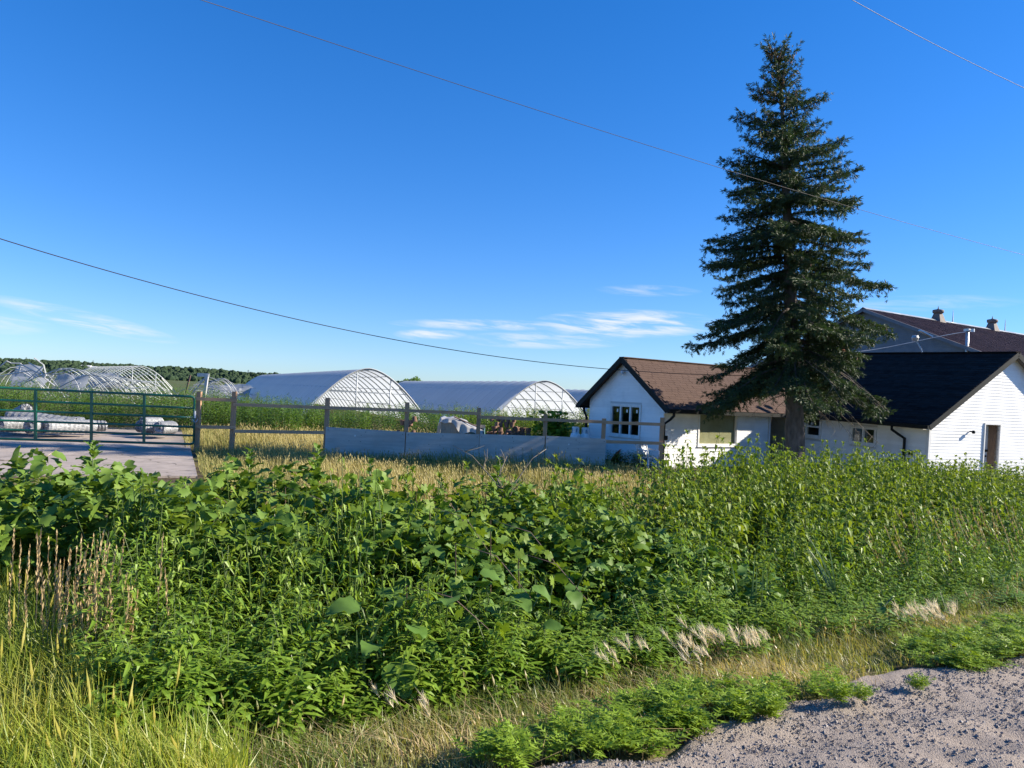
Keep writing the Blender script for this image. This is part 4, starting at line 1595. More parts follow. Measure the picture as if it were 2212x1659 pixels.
# ------------------------------------------------------------------ rolls of mesh on the driveway
def roll_mesh(R_, Ln, seed):
    rg = np.random.default_rng(abs(seed) + 1)
    g = G()
    k, m = 40, 22
    an = np.arange(k) * 2 * np.pi / k
    V = np.zeros((m, k, 3))
    for i in range(m):
        x = (i / (m - 1) - .5) * Ln
        r = R_ * (1 + .09 * (i % 2) + .03 * np.sin(an * 3 + seed) + rg.normal(0, .012, k))
        if i in (0, m - 1):
            r = r * .93
        V[i, :, 0] = x + .03 * np.sin(an * 2 + seed)
        V[i, :, 1] = r * np.cos(an)
        V[i, :, 2] = r * np.sin(an)
    ii = np.arange(m - 1)[:, None] * k
    j = np.arange(k)[None, :]
    j2 = (j + 1) % k
    g.add(V.reshape(-1, 3), np.stack([ii + j, ii + j2, ii + k + j2, ii + k + j], -1).reshape(-1, 4), .5)
    return g


def roll_end(R_, Ln, sgn, seed):
    """ragged wound layers showing at the end of a roll"""
    rg = np.random.default_rng(abs(seed) + 1)
    g = G()
    for q in range(46):
        a = q / 46 * 2 * math.pi + rg.normal(0, .05)
        r0, r1 = R_ * rg.uniform(.08, .25), R_ * rg.uniform(.86, .97)
        x = sgn * Ln / 2
        mid = (r0 + r1) / 2
        g.tube([(x - sgn * .05, r0 * math.cos(a), r0 * math.sin(a)), (x + sgn * rg.uniform(.01, .05), mid * math.cos(a + .12), mid * math.sin(a + .12)), (x - sgn * .02, r1 * math.cos(a), r1 * math.sin(a))], .011, 4)
    g.lathe([(.02, 0), (R_ * .92, 0)], (x - sgn * .06, 0, 0), 24, 'x')
    return g


M_rollend = surf('roll_core', (.20, .21, .22), (.48, .49, .50), .6, 25, usevar=.4)
for i, (x, y, Y, ang, Ln, R_, tiltz, lab) in enumerate((
        (38, 936, 25.2, 75, 1.4, .235, 0, 'mesh roll on the ground behind the gate, leftmost in the front row'),
        (96, 937, 25.1, 82, 1.4, .225, 0, 'mesh roll on the ground behind the gate, second in the front row'),
        (150, 938, 25.4, 60, 1.6, .215, 0, 'mesh roll on the ground behind the gate, third in the front row'),
        (20, 918, 26.0, 35, 1.3, .20, 0, 'mesh roll lying in the middle layer at the left edge of the pile'),
        (122, 918, 26.2, 55, 1.7, .23, 0, 'mesh roll lying in the middle layer at the right of the pile'),
        (90, 906, 26.0, 10, 2.1, .20, .10, 'long spiral mesh roll lying across the top of the pile'),
        (46, 890, 26.9, -40, 1.1, .20, -.25, 'short mesh roll tipped up on top of the pile'),
        (190, 930, 26.9, 25, 1.1, .18, 0, 'loose mesh roll sagging off the right end of the pile'))):
    p = at(x, y, Y)
    zmin = .06 + R_
    t_o = thing('mesh_roll', lab, 'mesh roll', (p.x, p.y, max(p.z, zmin)), (Matrix.Rotation(math.radians(ang), 3, 'Z') @ Matrix.Rotation(tiltz, 3, 'Y')), group='rolls of wire mesh behind the gate')
    roll_mesh(R_, Ln, i).build('roll', M_roll, t_o, smooth=False)
    for s_ in (-1, 1):
        roll_end(R_, Ln, s_, i * 3 + s_).build('roll_end', M_rollend, t_o)
for i, (x, y, Y, ang, Ln, R_, lab) in enumerate((
        (316, 925, 27.8, 80, .8, .20, 'mesh roll at the left of the small pile near the gate post'),
        (326, 913, 27.6, 70, .8, .19, 'mesh roll on top of the small pile near the gate post'),
        (334, 924, 26.9, 50, .9, .19, 'mesh roll in the middle of the small pile near the gate post'),
        (358, 925, 26.6, 85, .9, .225, 'mesh roll with its round end showing, right of the small pile'))):
    p = at(x, y, Y)
    t_o = thing('mesh_roll', lab, 'mesh roll', (p.x, p.y, max(p.z, .06 + R_)), Matrix.Rotation(math.radians(ang), 3, 'Z'), group='rolls of wire mesh behind the gate')
    roll_mesh(R_, Ln, 20 + i).build('roll', M_roll, t_o)
    for s_ in (-1, 1):
        roll_end(R_, Ln, s_, 60 + i * 3 + s_).build('roll_end', M_rollend, t_o)

# ------------------------------------------------------------------ behind the fence: pots, crate, tanks
pot_m = G().lathe([(0, .005), (.075, 0), (.108, .185), (.116, .19), (.116, .215), (.100, .215), (.095, .17), (0, .165)], k=12)
pot0 = pot_m.build('rim_and_wall', M_pot, None, smooth=False)
pot_mesh = pot0.data
bpy.data.objects.remove(pot0)
soil_mesh = None
g = G().lathe([(0, .182), (.04, .185), (.098, .178)], k=10)
q = g.build('soil', M_dark, None)
soil_mesh = q.data
bpy.data.objects.remove(q)
pots = []
rgp = np.random.default_rng(4)
ORD = ['first', 'second', 'third', 'fourth', 'fifth', 'sixth', 'seventh', 'eighth', 'ninth', 'tenth', 'eleventh', 'twelfth', 'thirteenth']
ROW = ['bottom', 'second lowest', 'third lowest', 'fourth lowest', 'second highest', 'top']
for lay in range(6):
    x0, x1 = 1046 + lay * 6, 1184 - lay * 11
    if lay == 5:
        x0, x1 = 1056, 1122
    nn = int((x1 - x0) / 12.4)
    for c in range(nn):
        x = x0 + (c + .5 * (lay % 2)) * 12.0 + rgp.normal(0, 1.4)
        pots.append((x, lay, 28.6 + lay * .16 + rgp.normal(0, .05), 'brown fibre pot, ' + ORD[c] + ' from the left in the ' + ROW[lay] + ' row of the pot heap'))
for c in range(5):
    pots.append((1203 + rgp.normal(0, 3), c + 1, 28.9, 'brown fibre pot, ' + ORD[c] + ' from below in the narrow stack right of the heap'))
for c, (x, lay, w_) in enumerate(((868, 3, 'upper left'), (878, 2, 'middle'), (886, 3, 'upper right'), (893, 4, 'topmost'), (860, 1, 'lower left'), (880, 0, 'lowest'), (893, 1, 'lower right'))):
    pots.append((x, lay, 30.5, 'brown fibre pot, ' + w_ + ' in the small heap left of the crate'))
for i, (x, lay, Y, lab) in enumerate(pots):
    zz = float(ground(0, Y)) + .12 + lay * .19 + rgp.normal(0, .012)
    p = at(x, 940, Y)
    inv = rgp.random() < .35
    rot = Matrix.Rotation(rgp.uniform(0, 6.28), 3, 'Z') @ Matrix.Rotation(rgp.normal(0, .14) + (1.35 if rgp.random() < .16 else 0), 3, 'X')
    t_o = thing('fibre_pot', lab, 'plant pot', (p.x, p.y, zz), rot, group='brown nursery pots')
    o = bpy.data.objects.new('wall', pot_mesh)
    link(o, t_o)
    o2 = bpy.data.objects.new('soil', soil_mesh)
    link(o2, t_o)
    if inv:
        t_o.matrix_world = Matrix.Translation((p.x, p.y, zz + .21)) @ (rot @ Matrix.Rotation(math.pi, 3, 'X')).to_4x4()

# crate under a tarp
ca, cb = at(950, 940, 27.2), at(1044, 945, 26.9)
zt = at(960, 899, 27.2).z
cw = cb.x - ca.x
crate = thing('crate', 'pale wooden crate with teal side under a torn clear tarp', 'crate', (ca.x, ca.y, -.1))
for i in range(4):
    G().box((.02 + i * cw * .115, .0, .05), (.02 + (i + 1) * cw * .115 - .008, .03, zt - .02)).build('board', M_crate, crate)
G().box((.02, -.02, .55), (cw * .46, 0, .63)).build('batten', M_crate, crate)
v = [(cw * .47, .0, .05), (cw, .12, .05), (cw, .12, zt - .42), (cw * .47, .0, zt - .1)]
G().add(v + [(a, b + .03, c) for a, b, c in v], [(0, 1, 2, 3), (7, 6, 5, 4), (0, 4, 5, 1), (1, 5, 6, 2), (2, 6, 7, 3), (3, 7, 4, 0)]).build('side_panel', M_teal, crate)
v = [(cw, .12, .05), (cw, 1.3, .05), (cw, 1.3, zt - .3), (cw, .12, zt - .42)]
G().add(v + [(a - .03, b, c) for a, b, c in v], [(0, 1, 2, 3), (7, 6, 5, 4), (0, 4, 5, 1), (1, 5, 6, 2), (2, 6, 7, 3), (3, 7, 4, 0)]).build('end_panel', M_teal, crate)
G().box((.02, 1.2, .05), (cw, 1.24, zt - .2)).build('back_panel', M_crate, crate)
tarp = thing('tarp', 'torn clear plastic tarp draped over the wooden crate', 'tarp', (ca.x, ca.y, -.1))
nx_, ny_ = 26, 12
v = []
rg = np.random.default_rng(8)
for i in range(nx_):
    for j in range(ny_):
        a = i / (nx_ - 1)
        b = j / (ny_ - 1)
        ztop = zt + .05 - .40 * sstep(.35, 1.0, a) + .02 * math.sin(a * 25)
        x = -.14 + (cw + .1) * a
        drop = max(0, .45 - b) / .45
        hang = .18 + .30 * math.exp(-((a - .55) / .12) ** 2) + (.75 if a < .06 else 0) * 1.0
        z = ztop - drop * hang + rg.normal(0, .008)
        y = -.06 - .05 * drop * (1 + math.sin(a * 31)) if b < .45 else (b - .45) / .55 * 1.3
        if a < .06:
            z = ztop - (.06 - a) / .06 * .9
        v.append((x, y, z))
f = [(i * ny_ + j, (i + 1) * ny_ + j, (i + 1) * ny_ + j + 1, i * ny_ + j + 1) for i in range(nx_ - 1) for j in range(ny_ - 1)]
G().add(v, f, .5).build('sheet', M_tarp, tarp, smooth=True)
G().tube([(cw * .3, -.03, zt + .1), (cw * 1.0, .05, zt - .32)], .025, 5).build('batten', M_dark, tarp)

for i, (x, lab) in enumerate(((1243, 'white propane cylinder beside the bungalow, left one of the pair'), (1264, 'white propane cylinder beside the bungalow, right one of the pair'))):
    p = at(x, 940, 26.6 + .1 * i)
    zg = float(ground(p.x, p.y))
    t_o = thing('propane_cylinder', lab, 'gas cylinder', (p.x, p.y, zg), group='propane cylinders by the bungalow')
    G().lathe([(0, .02), (.15, .02), (.185, .10), (.185, .78), (.16, .88), (.06, .93), (0, .93)], k=20).build('body', M_propane, t_o, smooth=True)
    g = G()
    for q in range(20):
        a = q / 20 * 2 * math.pi
        if q in (0, 1, 5, 6, 10, 11, 15, 16):
            continue
        g.obox((.115 * math.cos(a), .115 * math.sin(a), .88), (-.037 * math.sin(a), .037 * math.cos(a), 0), (.008 * math.cos(a), .008 * math.sin(a), 0), (0, 0, .22))
    g.lathe([(.115, 1.08), (.125, 1.08), (.125, 1.12), (.115, 1.12), (.115, 1.08)], k=20)
    g.build('collar', M_propane, t_o)
    G().lathe([(0, .92), (.03, .92), (.03, .99), (.05, 1.0), (.05, 1.04), (0, 1.04)], k=10).build('valve', M_galv, t_o)

# white plastic chair by the bungalow corner
cpos = at(1400, 990, 24.55)
zg = float(ground(cpos.x, cpos.y))
chair = thing('plastic_chair', 'white plastic garden chair standing by the bungalow corner', 'chair', (cpos.x, cpos.y, zg), Matrix.Rotation(math.radians(38), 3, 'Z'))
G().box((-.24, -.22, .40), (.24, .22, .425)).build('seat', M_plastic, chair)
for sx in (-1, 1):
    for sy in (-1, 1):
        G().obox((sx * .22 - .025, sy * .2 - .025, .40), (.05, 0, 0), (0, .05, 0), (sx * .05, sy * .05, -.40)).build('leg', M_plastic, chair)
    G().tube([(sx * .26, -.22, .42), (sx * .27, -.20, .62), (sx * .28, -.05, .65), (sx * .27, .22, .66)], .024, 6).build('armrest', M_plastic, chair, smooth=True)
for q in range(7):
    x = -.20 + q * .066
    h = .88 - .06 * ((q - 3) / 3) ** 2
    G().obox((x - .022, .20, .43), (.044, 0, 0), (0, .02, 0), (0, .12, h - .50)).build('back_slat', M_plastic, chair)
pts = [(-.26 + .52 * q / 10, .335 + .0, .80 + .08 * math.sin(math.pi * q / 10)) for q in range(11)]
G().tube([(-.25, .22, .43)] + pts + [(.25, .22, .43)], .026, 6).build('back_rim', M_plastic, chair, smooth=True)

# red fin-shaped plastic thing in the shrub by the wall
rp = at(1328, 985, 24.9)
rt = thing('red_scoop', 'red curved plastic scoop standing in the shrub under the triple window', 'scoop', (rp.x, rp.y, float(ground(rp.x, rp.y))))
v, f = [], []
for i in range(9):
    u = i / 8
    cxx, wd_ = .02 + .16 * u * u, .15 * (1 - u) ** .7 + .012
    for d in (-.03, .03):
        v += [(cxx - wd_, d, .12 + .42 * u), (cxx + wd_ * .55, d, .12 + .42 * u)]
for i in range(8):
    a, b = i * 4, i * 4 + 4
    f += [(a, a + 1, b + 1, b), (a + 2, b + 2, b + 3, a + 3), (a, b, b + 2, a + 2), (a + 1, a + 3, b + 3, b + 1)]
f += [(32, 33, 35, 34)]
G().add(v, f, .5).build('blade', M_red, rt, smooth=False)
G().tube([(-.02, 0, 0), (0, 0, .2)], .03, 6).build('grip', M_red, rt)

# ------------------------------------------------------------------ leaves and plants
def lance(ln, wd, droop, fold=.25, up=.5, st_=(0, .22, .55, 1), ws_=(0, .85, 1.0, 0)):
    """narrow folded leaf along +x that arches over"""
    v, prev, x, z = [], 0, 0, 0
    rows = []
    for i, (u, w_) in enumerate(zip(st_, ws_)):
        th = up - droop * (u + prev) / 2
        x += math.cos(th) * (u - prev) * ln
        z += math.sin(th) * (u - prev) * ln
        prev = u
        hw = w_ * wd / 2
        if hw == 0:
            rows.append([len(v)])
            v.append((x, 0, z))
        else:
            rows.append([len(v), len(v) + 1, len(v) + 2])
            v += [(x, hw, z + fold * hw), (x, 0, z), (x, -hw, z + fold * hw)]
    f = []
    for a, b in zip(rows, rows[1:]):
        if len(a) == 1:
            f += [(a[0], b[1], b[0]), (a[0], b[2], b[1])]
        elif len(b) == 1:
            f += [(a[0], a[1], b[0]), (a[1], a[2], b[0])]
        else:
            for q in (0, 1):
                f += [(a[q], a[q + 1], b[q + 1]), (a[q], b[q + 1], b[q])]
    return np.array(v, float), np.array(f)


def broad(ln, wd, droop, up, lobes=0, wav=.0, fold=.2, heart=True, seed=0):
    """broad leaf: seven stations with lobed, toothed or wavy edge"""
    rg = np.random.default_rng(seed)
    us = np.array([0, .12, .26, .40, .54, .68, .82, .93, 1.0])
    base = np.array([.25, .78, 1.0, .98, .88, .72, .50, .26, .0]) if heart else np.array([.06, .45, .85, 1.0, .95, .8, .55, .28, .0])
    if lobes:
        base = base * np.array([1, 1.15, .62, 1.15, .60, 1.15, .62, 1.1, 1])[:len(base)] if lobes == 1 else base * np.array([1, 1.3, .22, 1.2, .2, 1.2, .25, 1, 1])
    v, rows, x, z, prev = [], [], 0, 0, 0
    for i, u in enumerate(us):
        th = up - droop * (u + prev) / 2
        x += math.cos(th) * (u - prev) * ln
        z += math.sin(th) * (u - prev) * ln
        prev = u
        hw = base[i] * wd / 2
        e1, e2 = rg.normal(0, wav) * ln, rg.normal(0, wav) * ln
        back = .03 * ln * (1 if lobes else 0) * (1 if i % 2 else 0)
        rows.append([len(v) + q for q in range(5)])
        v += [(x + back, hw, z + fold * hw + e1), (x, hw * .5, z + fold * hw * .35 + rg.normal(0, wav * .4) * ln), (x, 0, z),
              (x, -hw * .5, z + fold * hw * .35 + rg.normal(0, wav * .4) * ln), (x + back, -hw, z + fold * hw + e2)]
    f = []
    for a, b in zip(rows, rows[1:]):
        for q in range(4):
            f += [(a[q], a[q + 1], b[q + 1]), (a[q], b[q + 1], b[q])]
    return np.array(v, float), np.array(f)


def palm(r, seed=0):
    """vine leaf with five toothed lobes, hanging"""
    rg = np.random.default_rng(seed)
    k = 21
    an = np.linspace(-2.75, 2.75, k)
    rad = np.interp(np.abs(an), [0, .35, .62, 1.0, 1.35, 1.75, 2.3, 2.75], [1.15, .72, .62, .98, .62, .60, .75, .5]) * r
    rad = rad * (1 + .09 * (np.arange(k) % 2) - .04)
    v = [(0, 0, 0)] + [(rad[i] * math.cos(an[i]), rad[i] * math.sin(an[i]), -.12 * rad[i] ** 2 / r + rg.normal(0, .05) * r) for i in range(k)]
    f = [(0, i, i + 1) for i in range(1, k)]
    return np.array(v, float), np.array(f)


class P:
    """a plant in two meshes, stem and foliage"""

    def __init__(self):
        self.lv, self.lf, self.la, self.n = [], [], [], 0
        self.sv, self.sf, self.sn = [], [], 0

    def leaf(self, lf, pos, azm, pitch=0.0, roll=0.0, sc=1.0, var=None):
        v, f = lf
        R = rotz(azm) @ roty(-pitch) @ rotx(roll)
        self.lv.append((v * sc) @ R.T + np.array(pos))
        self.lf.append(f + self.n)
        self.la.append(np.full(len(v), random.random() if var is None else var))
        self.n += len(v)

    def stem(self, pts, r0, r1, k=4):
        g = G().tube(pts, np.linspace(r0, r1, len(pts)), k, cap=False)
        self.sv.append(np.concatenate(g.v))
        f = np.concatenate(g.f)
        self.sf.append(np.concatenate([f[:, [0, 1, 2]], f[:, [0, 2, 3]]]) + self.sn)
        self.sn += len(self.sv[-1])

    def parts(self):
        return ((np.concatenate(self.sv), [np.concatenate(self.sf)], np.full(self.sn, .5)),
                (np.concatenate(self.lv), [np.concatenate(self.lf)], np.concatenate(self.la)))


GOLD = 2.39996


def curve(h, bend, k=5):
    a = random.uniform(0, 6.28)
    u = np.linspace(0, 1, k)
    return np.stack([bend * u * u * math.cos(a), bend * u * u * math.sin(a), h * u], -1)


def pos_on(c, u):
    k = len(c) - 1
    i = min(int(u * k), k - 1)
    return c[i] + (c[i + 1] - c[i]) * (u * k - i)


def nettle(lo=False):
    kw = dict(st_=(0, .42, 1), ws_=(0, 1, 0)) if lo else {}
    p = P()
    c = curve(1.0, random.uniform(.02, .10))
    p.stem(c, .0045, .0025)
    nodes = 12
    for i in range(nodes):
        u = .16 + .84 * (i / (nodes - 1)) ** .92
        big = 1 if u < .8 else 1 - (u - .8) / .2 * .62
        az_ = i * math.pi / 2 + random.uniform(-.3, .3)
        for sd_ in (0, math.pi):
            ln = random.uniform(.125, .195) * big
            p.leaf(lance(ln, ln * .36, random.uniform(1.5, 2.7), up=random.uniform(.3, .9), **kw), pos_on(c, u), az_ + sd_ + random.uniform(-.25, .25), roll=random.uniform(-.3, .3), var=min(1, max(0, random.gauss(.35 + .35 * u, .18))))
    for q in range(5):
        p.leaf(lance(.07, .022, .8, up=1.1), pos_on(c, .995), q * 1.26 + random.random(), var=.8)
    return p.parts()


def goldenrod(leafw=.17, lo=False):
    kw = dict(st_=(0, .42, 1), ws_=(0, 1, 0)) if lo else {}
    p = P()
    c = curve(1.0, random.uniform(.03, .14))
    p.stem(c, .0045, .002)
    n = 34
    for i in range(n):
        u = .10 + .90 * i / (n - 1)
        big = np.interp(u, [0, .3, .75, 1], [.7, 1, .95, .5])
        ln = random.uniform(.115, .185) * big
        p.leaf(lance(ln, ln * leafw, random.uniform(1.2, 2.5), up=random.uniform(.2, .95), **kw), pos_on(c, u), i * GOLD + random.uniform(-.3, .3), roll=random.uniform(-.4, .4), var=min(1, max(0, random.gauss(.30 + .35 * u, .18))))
    return p.parts()


def lobedplant():
    p = P()
    c = curve(1.0, random.uniform(.02, .08))
    p.stem(c, .011, .004, 5)
    return c, p


def frond(ln, seed):
    """deeply cut small leaf"""
    rg = np.random.default_rng(seed)
    v, f = [(0, 0, 0), (ln * .5, 0, ln * .12), (ln, 0, ln * .1)], []
    for u, w_ in ((.25, .32), (.5, .38), (.75, .26)):
        for sg in (-1, 1):
            b = len(v)
            x = ln * u
            v += [(x - ln * .05, 0, ln * .12 * u * 2 * (1 if u < .5 else .9)), (x + ln * .08, 0, ln * .11), (x + ln * .22, sg * ln * w_, ln * (.12 + rg.normal(0, .06)))]
            f.append((b, b + 1, b + 2) if sg > 0 else (b + 1, b, b + 2))
    b = len(v)
    v += [(ln * .7, ln * .05, ln * .1), (ln * .7, -ln * .05, ln * .1)]
    f += [(b, b + 1, 2), (b, 0, b + 1)]
    return np.array(v, float), np.array(f)


def ragweed():
    p = P()
    for q in range(6):
        a = random.uniform(0, 6.28)
        tip = np.array((math.cos(a) * random.uniform(.02, .12), math.sin(a) * random.uniform(.02, .12), random.uniform(.12, .22)))
        c = np.array([(0, 0, 0), tip * .5 + np.array((0, 0, .02)), tip])
        p.stem(c, .002, .0012, 3)
        for i in range(8):
            ln = random.uniform(.06, .10)
            p.leaf(frond(ln * 1.1, i + q * 7), pos_on(c, .3 + .7 * i / 7), i * GOLD, random.uniform(-.1, .7), random.uniform(-.4, .4), var=random.gauss(.5, .2))
    return p.parts()


def farweed():
    p = P()
    c = curve(1.0, .08)
    p.stem(c, .004, .002, 3)
    for i in range(26):
        u = .12 + .88 * i / 25
        ln = random.uniform(.09, .15) * (1 if u < .8 else .7)
        p.leaf(lance(ln, ln * .42, random.uniform(.8, 1.5), up=.5, st_=(0, .45, 1), ws_=(0, 1, 0)), pos_on(c, u), i * GOLD, roll=random.uniform(-.5, .5), var=min(1, max(0, random.gauss(.4 + .3 * u, .2))))
    return p.parts()




def patchy(t, s):
    """slow unevenness of the stand, about -1 to 1"""
    return (np.sin(t * 3.1 + 1.3 * np.sin(s * 2.3)) + np.sin(s * 4.7 + 1.1 * np.sin(t * 2.1) + 2) + np.sin(t * 7.9 - s * 5.3) + np.sin(s * 9.1 + t * 4.4)) / 2.6


NET = [nettle() for _ in range(5)]
NEL = [nettle(True) for _ in range(5)]
GOL = [goldenrod() for _ in range(6)]
GOLO = [goldenrod(.17, True) for _ in range(6)]
WIL = [goldenrod(.20, True) for _ in range(5)]
RAG = [ragweed() for _ in range(4)]
FAR = [farweed() for _ in range(4)]


def rejects(t, s):
    return False


def plant_frames(t, s, hgt, lean=.10, spread=(1.0, 1.0)):
    k = len(t)
    X, Y = xy(t, s)
    return plant_framesXY(X, Y, hgt, lean, spread)


def plant_framesXY(X, Y, hgt, lean=.10, spread=(1.0, 1.0)):
    k = len(X)
    Z = ground(X, Y)
    a = RNG.uniform(0, 2 * np.pi, k)
    hs = np.interp(hgt, [.3, 1.3], spread) * RNG.uniform(.85, 1.2, k)
    ca, sa = np.cos(a), np.sin(a)
    lx, ly = RNG.normal(-.04, lean, k), RNG.normal(0, lean, k)
    M = np.zeros((k, 3, 3))
    M[:, 0, 0], M[:, 0, 1], M[:, 1, 0], M[:, 1, 1] = ca * hs, -sa * hs, sa * hs, ca * hs
    M[:, 0, 2], M[:, 1, 2], M[:, 2, 2] = lx * hgt, ly * hgt, hgt
    return M, np.stack([X, Y, Z - .01], -1)


def sow(protos, M, T, dv, leaf_mat, stuff_name, stuff_label, cat, n_single, single_name, single_label, group):
    """the nearest plants are things of their own, the rest one mass"""
    dist = np.linalg.norm(T[:, :2], axis=1)
    order = np.argsort(dist)
    pick = RNG.integers(0, len(protos), len(T))
    single = order[:n_single]
    mass = order[n_single:]
    gs, gl = G(), G()
    for i, (ps, pl) in enumerate(protos):
        q = mass[pick[mass] == i]
        tile(gs, ps, M[q], T[q], dv[q])
        tile(gl, pl, M[q], T[q], dv[q])
    if len(mass):
        root = gl.build(stuff_name, leaf_mat)
        tag(root, stuff_label, cat, kind='stuff')
        so = gs.build('stems', M_stem, root, kind='stuff')
    if n_single:
        meshes = []
        for ps, pl in protos:
            a = G(); tile(a, ps, np.eye(3)[None], np.zeros((1, 3)), np.array([.5]))
            b = G(); tile(b, pl, np.eye(3)[None], np.zeros((1, 3)), np.array([.5]))
            oa, ob = a.build('stem', M_stem), b.build('foliage', leaf_mat)
            meshes.append((oa.data, ob.data))
            bpy.data.objects.remove(oa)
            bpy.data.objects.remove(ob)
        for q in single:
            th = bpy.data.objects.new(single_name, None)
            th.empty_display_size = .05
            link(th)
            tag(th, single_label, cat, group)
            m4 = Matrix([list(M[q][0]) + [T[q][0]], list(M[q][1]) + [T[q][1]], list(M[q][2]) + [T[q][2]], [0, 0, 0, 1]])
            a = link(bpy.data.objects.new('stem', meshes[pick[q]][0]), th)
            b = link(bpy.data.objects.new('foliage', meshes[pick[q]][1]), th)
            b['kind'] = 'stuff'
            th.location = T[q]
            m4.translation = (0, 0, 0)
            a.matrix_local = m4
            b.matrix_local = m4


def inview(X, Y, marg=60):
    px = CX + FPX * X / np.maximum(Y, .1)
    return (px > -marg) & (px < 2212 + marg)


# nettles on the right, thick and tall
k = 2500
t_, s_ = RNG.uniform(2.6, 19, k), RNG.uniform(4.9, 9.3, k)
sb = np.interp(t_, [2.6, 4, 5.5, 7.7, 10.5, 19], [6.3, 6.8, 7.3, 8.3, 9.2, 9.3])
s0 = np.interp(t_, [2.6, 4, 5, 7, 12, 19], [5.9, 5.4, 4.9, 5.1, 5.6, 5.8]) + RNG.normal(0, .15, k)
X_, Y_ = xy(t_, s_)
ok = (s_ < sb) & (s_ > s0) & inview(X_, Y_)
t_, s_ = t_[ok], s_[ok]
pn = patchy(t_, s_)
ok = (pn > -.95) | (RNG.random(len(t_)) < .35)
t_, s_, pn = t_[ok], s_[ok], pn[ok]
clump = .5 + .5 * np.clip(pn, -1, 1)
X_, Y_ = xy(t_, s_)
hg = canopy(t_, s_) - ground(X_, Y_)
hg = hg * RNG.normal(.97, .10, len(hg)) * (.84 + .2 * clump)
M, T = plant_frames(t_, s_, hg, .07)
dv = np.clip(.25 + .5 * clump + RNG.normal(0, .18, len(hg)), 0, 1)
fr_ = s_ > np.interp(t_, [2.6, 5, 19], [6.6, 6.2, 6.6])
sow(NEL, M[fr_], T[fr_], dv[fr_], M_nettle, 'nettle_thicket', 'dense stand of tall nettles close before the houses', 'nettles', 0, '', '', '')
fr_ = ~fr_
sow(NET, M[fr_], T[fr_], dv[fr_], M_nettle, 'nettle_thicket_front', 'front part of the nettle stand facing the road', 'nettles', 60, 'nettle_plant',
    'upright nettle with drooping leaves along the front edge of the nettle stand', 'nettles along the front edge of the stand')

# goldenrod: the bright front face on the left, low willow-leaved growth along the right
k = 1600
t_, s_ = RNG.uniform(.15, 4.2, k), RNG.uniform(3.75, 6.2, k)
front_edge = 3.78 + .10 * np.sin(t_ * 4) + .08 * np.sin(t_ * 9)
ok = (s_ > front_edge) & ((s_ < 5.2 - .25 * (t_ - 1)) | ((t_ < 2.2) & (s_ < 6.0))) & ~((t_ > 2.3) & (s_ > 4.45))
X_, Y_ = xy(t_, s_)
ok &= inview(X_, Y_)
t_, s_ = t_[ok], s_[ok]
X_, Y_ = xy(t_, s_)
pn = patchy(t_ * 1.3, s_ * 1.3)
hg = (canopy(t_, s_) - ground(X_, Y_)) * RNG.normal(.92, .13, len(t_)) * (.88 + .16 * np.clip(pn, -1, 1))
hg = np.maximum(hg, .25)
M, T = plant_frames(t_, s_, hg, .12)
dv = np.clip(.55 + .2 * np.sin(t_ * 5 + s_ * 3) + RNG.normal(0, .2, len(hg)), 0, 1)
fr_ = s_ > 4.6
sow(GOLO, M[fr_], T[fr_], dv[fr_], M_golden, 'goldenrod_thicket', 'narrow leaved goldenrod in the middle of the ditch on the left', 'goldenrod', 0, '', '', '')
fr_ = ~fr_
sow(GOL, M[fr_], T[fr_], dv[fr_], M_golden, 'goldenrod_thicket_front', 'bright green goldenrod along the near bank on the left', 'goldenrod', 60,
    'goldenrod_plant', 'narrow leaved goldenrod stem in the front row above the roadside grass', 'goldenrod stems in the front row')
k = 2100
t_, s_ = RNG.uniform(2.0, 15, k), RNG.uniform(3.5, 6.0, k)
ok = (s_ > 3.68 + .1 * np.sin(t_ * 3)) & (s_ < np.interp(t_, [2.2, 4, 6, 14], [4.6, 5.1, 5.5, 5.7]))
X_, Y_ = xy(t_, s_)
ok &= inview(X_, Y_)
t_, s_ = t_[ok], s_[ok]
X_, Y_ = xy(t_, s_)
hg = np.maximum((canopy(t_, s_) - ground(X_, Y_)) * RNG.normal(.92, .15, len(t_)) * (.88 + .2 * np.clip(patchy(t_, s_ * 1.4), -1, 1)), .2)
M, T = plant_frames(t_, s_, hg, .14, (.85, 1.0))
sow(WIL, M, T, np.clip(.45 + .25 * np.sin(t_ * 2 + s_ * 4) + RNG.normal(0, .2, len(hg)), 0, 1), M_golden, 'willowherb_thicket', 'low lance leaved weeds between the road verge and the nettles', 'weeds', 40,
    'willowherb_plant', 'lance leaved weed standing up at the edge of the right hand verge', 'lance leaved weeds at the verge')


# lobed plants, burdocks and vines as things of their own, each leaf a piece
def leaf_data(name, lf, mat):
    g = G()
    v, f = lf
    g.add(v, f, .5)
    o = g.build(name, mat, smooth=True)
    d = o.data
    bpy.data.objects.remove(o)
    return d


LOBE = [leaf_data('lobed_leaf', broad(1, .62, random.uniform(.5, 1.1), random.uniform(.2, .6), lobes=1, wav=.035, heart=True, seed=i), M_lobed) for i in range(6)]
BURD = [leaf_data('burdock_leaf', broad(1, .78, random.uniform(.5, 1.2), random.uniform(.0, .4), lobes=0, wav=.035, fold=.15, heart=True, seed=i + 20), M_burdock) for i in range(5)]
VINE = [leaf_data('vine_leaf', palm(1, i), M_vine) for i in range(5)]


def put_leaf(data, parent, pos, azm, pitch, roll, size, name='leaf'):
    o = link(bpy.data.objects.new(name, data), parent)
    o.matrix_local = Matrix.Translation(Vector(pos)) @ Matrix.Rotation(azm, 4, 'Z') @ Matrix.Rotation(-pitch, 4, 'Y') @ Matrix.Rotation(roll, 4, 'X') @ Matrix.Scale(size, 4)
    return o


